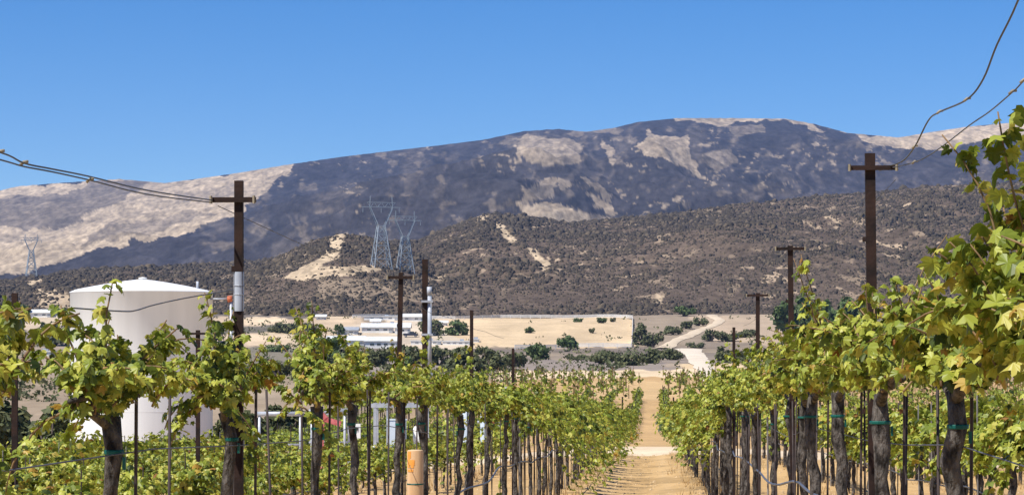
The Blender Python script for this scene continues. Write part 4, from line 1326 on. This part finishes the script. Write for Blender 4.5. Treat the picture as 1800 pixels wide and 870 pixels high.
for (a, b_, yb, yt, lab, rf) in [(604, 622, 599, 590, 'small white trailer behind the leftmost low building', 'flat'), (652, 668, 573, 562, 'small white hut on the slope above the long-ridged building', 'gable'),
        (748, 768, 592, 583, 'white trailer left of the grey-green round tree', 'flat'), (770, 786, 575, 566, 'tiny white hut between the two round trees', 'gable'),
        (676, 696, 577, 566, 'white shed just below the thin upper white building', 'flat'), (826, 842, 603, 595, 'small white shed at the left end of the tan paddock', 'flat'),
        (556, 572, 566, 557, 'lone small white hut on the tan terraces', 'gable'), (20, 44, 566, 556, 'pale hut at the left picture edge', 'flat')]:
    house(a, b_, yb, yt, lab, roof=rf, windows=2, depth=4)

def truck(px, ybase, label, paint):
    Y = px_to_Y(ybase); X = (px - 900) / F * Y
    r = empty('parked_truck', (X, Y, gz(X, Y)), 0)
    tag(r, label, 'truck')
    prof = [(-2.6, .55), (2.6, .55), (2.65, 1.15), (1.7, 1.3), (1.1, 2.0), (-.3, 2.05), (-.55, 1.35), (-2.6, 1.35)]
    n = len(prof)
    vs = [(x, -.95, z) for x, z in prof] + [(x, .95, z) for x, z in prof]
    MB().add(vs, [tuple(range(n)), tuple(range(n, 2 * n))[::-1]] + [(i, i + n, (i + 1) % n + n, (i + 1) % n) for i in range(n)]).build('body', M[paint], r)
    MB().box((.45, -.97, 1.66), (1.1, .04, .5)).build('side_window', M['glass'], r)
    for x in (-1.7, 1.7):
        for y in (-.9, .9):
            w_ = MB().tube([(x, y - .12, .38), (x, y + .12, .38)], .38, 12).build('wheel', M['tyre'], r)
            MB().tube([(x, y - .14, .38), (x, y + .14, .38)], .2, 10).build('rim', M['galv'], w_)
truck(722, 594, 'dark parked pickup truck between the white farm buildings', 'dark_paint')
truck(616, 610.5, 'white parked pickup truck before the low white building', 'van_paint')

# ------------------------------------------------------------------ white fence round the tan paddock
def fence(pts, label):
    r = empty('white_fence', px_ground(*pts[0]), 0)
    o = r.location.copy()
    tag(r, label, 'fence', 'white paddock fences')
    P = []
    for a, b_ in zip(pts[:-1], pts[1:]):
        A = px_ground(*a); B = px_ground(*b_); n = max(1, int((B - A).length / 4.0))
        for i in range(n):
            q = A.lerp(B, i / n); q.z = gz(q.x, q.y); P.append(q - o)
    q = px_ground(*pts[-1]); P.append(q - o)
    mb = MB()
    for q in P:
        mb.box(q + Vector((0, 0, .7)), (.22, .22, 1.6))
    tag(mb.build('post', M['white_wall'], r), kind='stuff')
    for h in (.55, 1.0, 1.42):
        mb = MB()
        for a, b_ in zip(P[:-1], P[1:]):
            mb.beam(a + Vector((0, -.14, h)), b_ + Vector((0, -.14, h)), .06, .26)
        tag(mb.build('rail', M['white_wall'], r), kind='stuff')
fence([(620, 562.5), (700, 561), (800, 561.5), (880, 559.5), (950, 558.6), (1050, 559), (1112, 563)], 'white rail fence along the top of the tan paddock')
fence([(1112, 563), (1112, 580), (1110, 610)], 'white rail fence down the right side of the tan paddock')
fence([(1110, 611), (1010, 611), (960, 612), (905, 612.5)], 'white rail fence along the lower edge of the tan paddock')

# ------------------------------------------------------------------ bushes and trees on the plain
def shrub(px0, px1, ytop, ybase, label, kind='bush', seed=0, leaf='bush_leaf', trunk=.02, n=520, Y=None, group='bushes on the plain', flat=1.0):
    rng = np.random.default_rng(seed + 900)
    Y = Y or px_to_Y(ybase); X = ((px0 + px1) / 2 - 900) / F * Y
    w = (px1 - px0) / F * Y / 2 * 1.28; H = (ybase - ytop) / F * Y * 1.05
    z = gz(X, Y)
    r = empty('bush' if kind == 'bush' else 'tree', (X, Y, z), 0)
    tag(r, label, kind, group)
    # limbs
    mb = MB(); tips = []
    nb = 5
    for i in range(nb):
        a = i * 2 * math.pi / nb + rng.uniform(-.4, .4); q = rng.uniform(.35, .75)
        tip = (math.cos(a) * w * q * .8, math.sin(a) * w * q * .7, H * rng.uniform(.45, .8))
        st = H * (trunk if kind == 'bush' else .3)
        mb.tube([(0, 0, -.3), (tip[0] * .15, tip[1] * .15, st), (tip[0] * .55, tip[1] * .55, (st + tip[2]) / 2), tip], [w * .07 + .05, w * .05 + .04, w * .03 + .03, .03], 6)
    tag(mb.build('trunk', M['trunk'], r, True), kind='stuff')
    # crown: leaf sprays on uneven lobes
    nl = int(7 + w); P = []; N = []
    z0 = H * trunk
    for i in range(nl):
        a = rng.uniform(0, 2 * math.pi); q = math.sqrt(rng.uniform(0, 1)) * .68
        cx, cy = math.cos(a) * w * q, math.sin(a) * w * q * .8
        cz = lerp(z0 + .16 * H, H * .80 - .3 * H * q * q, rng.uniform(.0, 1))
        rad = np.array([w * rng.uniform(.26, .44), w * rng.uniform(.26, .44), H * rng.uniform(.17, .27)])
        m_ = n // nl
        d = norm(rng.normal(0, 1, (m_, 3))); s = rng.uniform(.55, 1.05, (m_, 1))
        p = np.array([cx, cy, cz]) + d * rad * s
        p[:, 2] = np.clip(p[:, 2], .05, H * 1.02)
        P.append(p); N.append(d + rng.normal(0, .5, (m_, 3)) + (0, 0, .35))
    P = np.concatenate(P); N = np.concatenate(N); k = len(P)
    size = np.sqrt(w * H) * rng.uniform(.13, .26, k)
    tint = np.clip(.15 + .6 * P[:, 2] / H * 0 + rng.normal(.35, .22, k), 0, 1)
    V, Fc, At = merge_leaves(P, N, rng.normal(0, 1, (k, 3)), size, tint, rng, True)
    tag(link('crown', npmesh('crown', V, Fc, M[leaf], False, attrs={'tint': At}), r), kind='stuff')
SH = [
 (534, 596, 578, 640, 'large dark green bush left of the white farm buildings', 'tree_leaf'),
 (586, 606, 569, 590, 'small green tree behind the low white farm building', 'tree_leaf'),
 (736, 780, 563, 592, 'grey-green round tree beside the pale riser pipe', 'bush_leaf'),
 (786, 824, 564, 592, 'round dark green tree left of the third trellis post', 'tree_leaf'),
 (684, 745, 608, 640, 'broad olive bush behind the second trellis post', 'bush_leaf'),
 (745, 800, 606, 642, 'olive bush right of the pale riser pipe', 'bush_leaf'),
 (790, 850, 606, 654, 'tall olive bush around the third trellis post', 'bush_leaf'),
 (836, 878, 605, 640, 'olive bush just right of the third trellis post', 'bush_leaf'),
 (884, 926, 614, 645, 'small olive bush behind the tagged fourth trellis post', 'bush_leaf'),
 (640, 690, 610, 644, 'olive bush below the wide white shed', 'bush_leaf'),
 (575, 612, 614, 648, 'dark bush below the leftmost low white building', 'tree_leaf'),
 (700, 730, 618, 655, 'small dark bush between second trellis post and pipe post', 'tree_leaf'),
 (846, 890, 622, 652, 'low olive bush between the third and fourth trellis posts', 'bush_leaf'),
 (928, 972, 599, 630, 'rounded dark bush on the lower paddock fence', 'tree_leaf'),
 (982, 1020, 588, 614, 'slanting dark bush inside the lower paddock fence', 'tree_leaf'),
 (1000, 1030, 624, 634, 'flat low bush at the left end of the paddock hedge', 'bush_leaf'),
 (1030, 1085, 616, 640, 'leftmost large bush of the hedge below the paddock', 'bush_leaf'),
 (1078, 1130, 616, 642, 'second large bush of the hedge below the paddock', 'bush_leaf'),
 (1122, 1168, 611, 639, 'third large bush of the hedge below the paddock', 'bush_leaf'),
 (1160, 1203, 612, 633, 'rightmost bush of the hedge, touching the dirt road', 'bush_leaf'),
 (1114, 1140, 567, 606, 'tall bush against the right paddock fence', 'bush_leaf'),
 (1132, 1164, 575, 609, 'wide bush right of the paddock fence, left of the winding road', 'bush_leaf'),
 (1168, 1198, 570, 588, 'bush on the left side of the winding road', 'bush_leaf'),
 (1195, 1218, 565, 580, 'middle bush of three above the winding road', 'bush_leaf'),
 (1214, 1242, 559, 574, 'uppermost bush of three above the winding road', 'bush_leaf'),
 (1184, 1222, 541, 559, 'bush at the foot of the hill above the winding road', 'tree_leaf'),
 (1236, 1264, 577, 600, 'bush right of the winding road near its bend', 'bush_leaf'),
 (1208, 1240, 597, 608, 'low bush on the inside of the winding road', 'bush_leaf'),
 (1262, 1300, 580, 600, 'left bush behind the two far right trellis posts', 'bush_leaf'),
 (1296, 1332, 576, 592, 'right bush behind the two far right trellis posts', 'bush_leaf'),
 (1254, 1296, 609, 638, 'olive bush at the right side of the pale dirt road', 'bush_leaf'),
 (1292, 1334, 610, 638, 'olive bush between the two far right trellis posts', 'bush_leaf'),
 (922, 938, 573, 586, 'tiny dark shrub in the middle of the tan paddock', 'tree_leaf'),
 (1048, 1066, 563, 574, 'darkest small shrub in the upper right of the paddock', 'tree_leaf'),
 (1036, 1048, 577, 587, 'tiny shrub low in the right of the paddock', 'bush_leaf'),
 (1008, 1026, 562, 569.5, 'small flat shrub near the top of the paddock', 'tree_leaf'),
 (1072, 1084, 560, 568, 'small shrub under the upper right paddock fence', 'bush_leaf'),
 (466, 508, 608, 622, 'low green shrub right of the sleeved trellis post', 'tree_leaf'),
 (455, 520, 628, 660, 'grey-green bush low behind the sleeved trellis post', 'bush_leaf'),
 (520, 580, 620, 655, 'olive bush under the large dark green bush', 'bush_leaf'),
 (596, 650, 612, 640, 'olive bush before the low white farm building', 'bush_leaf'),
 (480, 560, 568, 585, 'dark flat bush between pale terraces left of the farm', 'bush_leaf'),
 (62, 128, 560, 604, 'large grey-green bush left of the water tank', 'bush_leaf'),
 (0, 30, 570, 612, 'dark bush at the left picture edge', 'bush_leaf'),
 (30, 52, 536, 560, 'small dark green tree behind the far left post', 'tree_leaf'),
 (98, 118, 540, 558, 'green tree by the small house left of the tank', 'tree_leaf'),
 (366, 392, 560, 600, 'dark bush touching the right side of the tank', 'bush_leaf'),
]
for i, (a, b_, yt, yb, lab, lf) in enumerate(SH):
    shrub(a, b_, yt, yb, lab, 'bush' if 'tree' not in lab.split(' behind')[0].split(' left')[0].split(' by')[0].split(' beside')[0] else 'tree', i, lf, n=700)
for i, (a, b_, yt, yb, Yd, lab) in enumerate([(-30, 62, 640, 752, 112, 'big olive bush at the left edge behind the first vine'), (52, 128, 652, 758, 108, 'olive bush between the left edge and the tank foot'),
        (376, 462, 664, 756, 116, 'olive bush right of the tank behind the sleeved post'), (455, 540, 672, 740, 150, 'low wide bush behind the grey pipe rail')]):
    shrub(a, b_, yt, yb, lab, 'bush', 120 + i, 'bush_leaf', n=1500, Y=Yd, group='bushes around the tank')
TR = [(1364, 1404, 524, 606, 'leafy tree just left of the second right trellis post'), (1398, 1436, 520, 600, 'leafy tree just right of the second right trellis post'),
      (1430, 1482, 528, 606, 'broad hazy tree behind the leafy right row'), (1474, 1520, 512, 602, 'tall tree left of the nearest right trellis post')]
for i, (a, b_, yt, yb, lab) in enumerate(TR):
    shrub(a, b_, yt, yb, lab, 'tree', 70 + i, 'tree_leaf', trunk=.16, n=1100, group='trees at the right edge of the plain')

def scatter_plain():
    """low dry brush over the plain, too small to count"""
    rng = np.random.default_rng(15); n = 5200
    py = rng.uniform(561, 700, n); px = rng.uniform(-150, 1950, n)
    Yv = np.interp(-py, -_yim, _ys); X = (px - 900) / F * Yv; u = X - VX * Yv
    keep = ~(inpoly(px, py, [(640, 556), (1116, 556), (1116, 614), (640, 614)]) & (rng.random(n) < .72)) & ~((u > -28) & (u < 44) & (Yv < 325))
    keep &= ~inpoly(px, py, [(1190, 590), (1240, 560), (1280, 560), (1280, 680), (1200, 680)]) & (fbm(X * .03, Yv * .02, 4, 88) > .46)
    X = X[keep]; Yv = Yv[keep]; z = ground(X, Yv)
    Vs = []; Fs = []; At = []; off = 0
    m_ = 9
    R = rng.uniform(.35, 1.1, len(X)) * (Yv / 500) ** .5
    P = np.stack([X, Yv, z], -1)[:, None] + rng.normal(0, 1, (len(X), m_, 3)) * (R[:, None, None] * np.array([.55, .55, .3])) + np.array([0, 0, .35]) * R[:, None, None]
    sz = np.repeat(R * .75, m_); P = P.reshape(-1, 3)
    V, Fc, A = merge_leaves(P, rng.normal(0, 1, P.shape) + (0, 0, .5), rng.normal(0, 1, P.shape), sz, np.repeat(rng.random(len(X)), m_), rng, True)
    tag(link('brush', npmesh('brush', V, Fc, M['bush_leaf'], False, attrs={'tint': A})), 'low dry brush scattered over the plain', 'brush', kind='stuff')
scatter_plain()

# ------------------------------------------------------------------ dry grass and clods under the vines
def floor_litter():
    rng = np.random.default_rng(25); n = 9000
    Yv = 28 + rng.random(n) ** 1.3 * 48; u = rng.uniform(-16, 11, n)
    du = np.abs(((u - .87 + 1.18) % 2.36) - 1.18)      # distance from the nearest vine row
    keep = rng.random(n) < np.clip(1.0 - du * 1.6, .0, 1)
    Yv = Yv[keep]; u = u[keep]; X = u + VX * Yv; z = ground(X, Yv); n = len(X); b_ = 5
    base = np.repeat(np.stack([X, Yv, z - .01], -1), b_, 0) + rng.normal(0, .03, (n * b_, 3)) * (1, 1, 0)
    h = np.repeat(rng.uniform(.05, .2, n), b_) * rng.uniform(.6, 1.2, n * b_)
    d = rng.normal(0, .35, (n * b_, 2)) * h[:, None]
    side = norm(rng.normal(0, 1, (n * b_, 2))) * .008
    V = np.zeros((n * b_, 3, 3)); V[:, 0] = base; V[:, 1] = base; V[:, 2] = base
    V[:, 0, :2] -= side; V[:, 1, :2] += side; V[:, 2, :2] += d; V[:, 2, 2] += h
    me = npmesh('dry_grass', V.reshape(-1, 3), np.arange(n * b_ * 3).reshape(-1, 3), M['straw'])
    tag(link('dry_grass', me), 'dry straw grass tufts under the vine rows', 'grass', kind='stuff')
    n = 5000
    Yv = 30 + rng.random(n) ** 1.2 * 46; u = rng.uniform(-14, 9, n); X = u + VX * Yv; z = ground(X, Yv)
    R = rng.uniform(.012, .05, n) * rng.uniform(.5, 1, n)
    O = np.array([(1, 0, 0), (-1, 0, 0), (0, 1, 0), (0, -1, 0), (0, 0, .7), (0, 0, -.7)])
    V = np.stack([X, Yv, z], -1)[:, None] + O[None] * R[:, None, None] * rng.uniform(.7, 1.3, (n, 6, 1))
    f = np.array([(0, 2, 4), (2, 1, 4), (1, 3, 4), (3, 0, 4), (2, 0, 5), (1, 2, 5), (3, 1, 5), (0, 3, 5)])
    me = npmesh('clods', V.reshape(-1, 3), (np.arange(n)[:, None, None] * 6 + f[None]).reshape(-1, 3), M['stone'])
    tag(link('clods', me), 'small dry clods and stones on the path', 'stones', kind='stuff')
floor_litter()
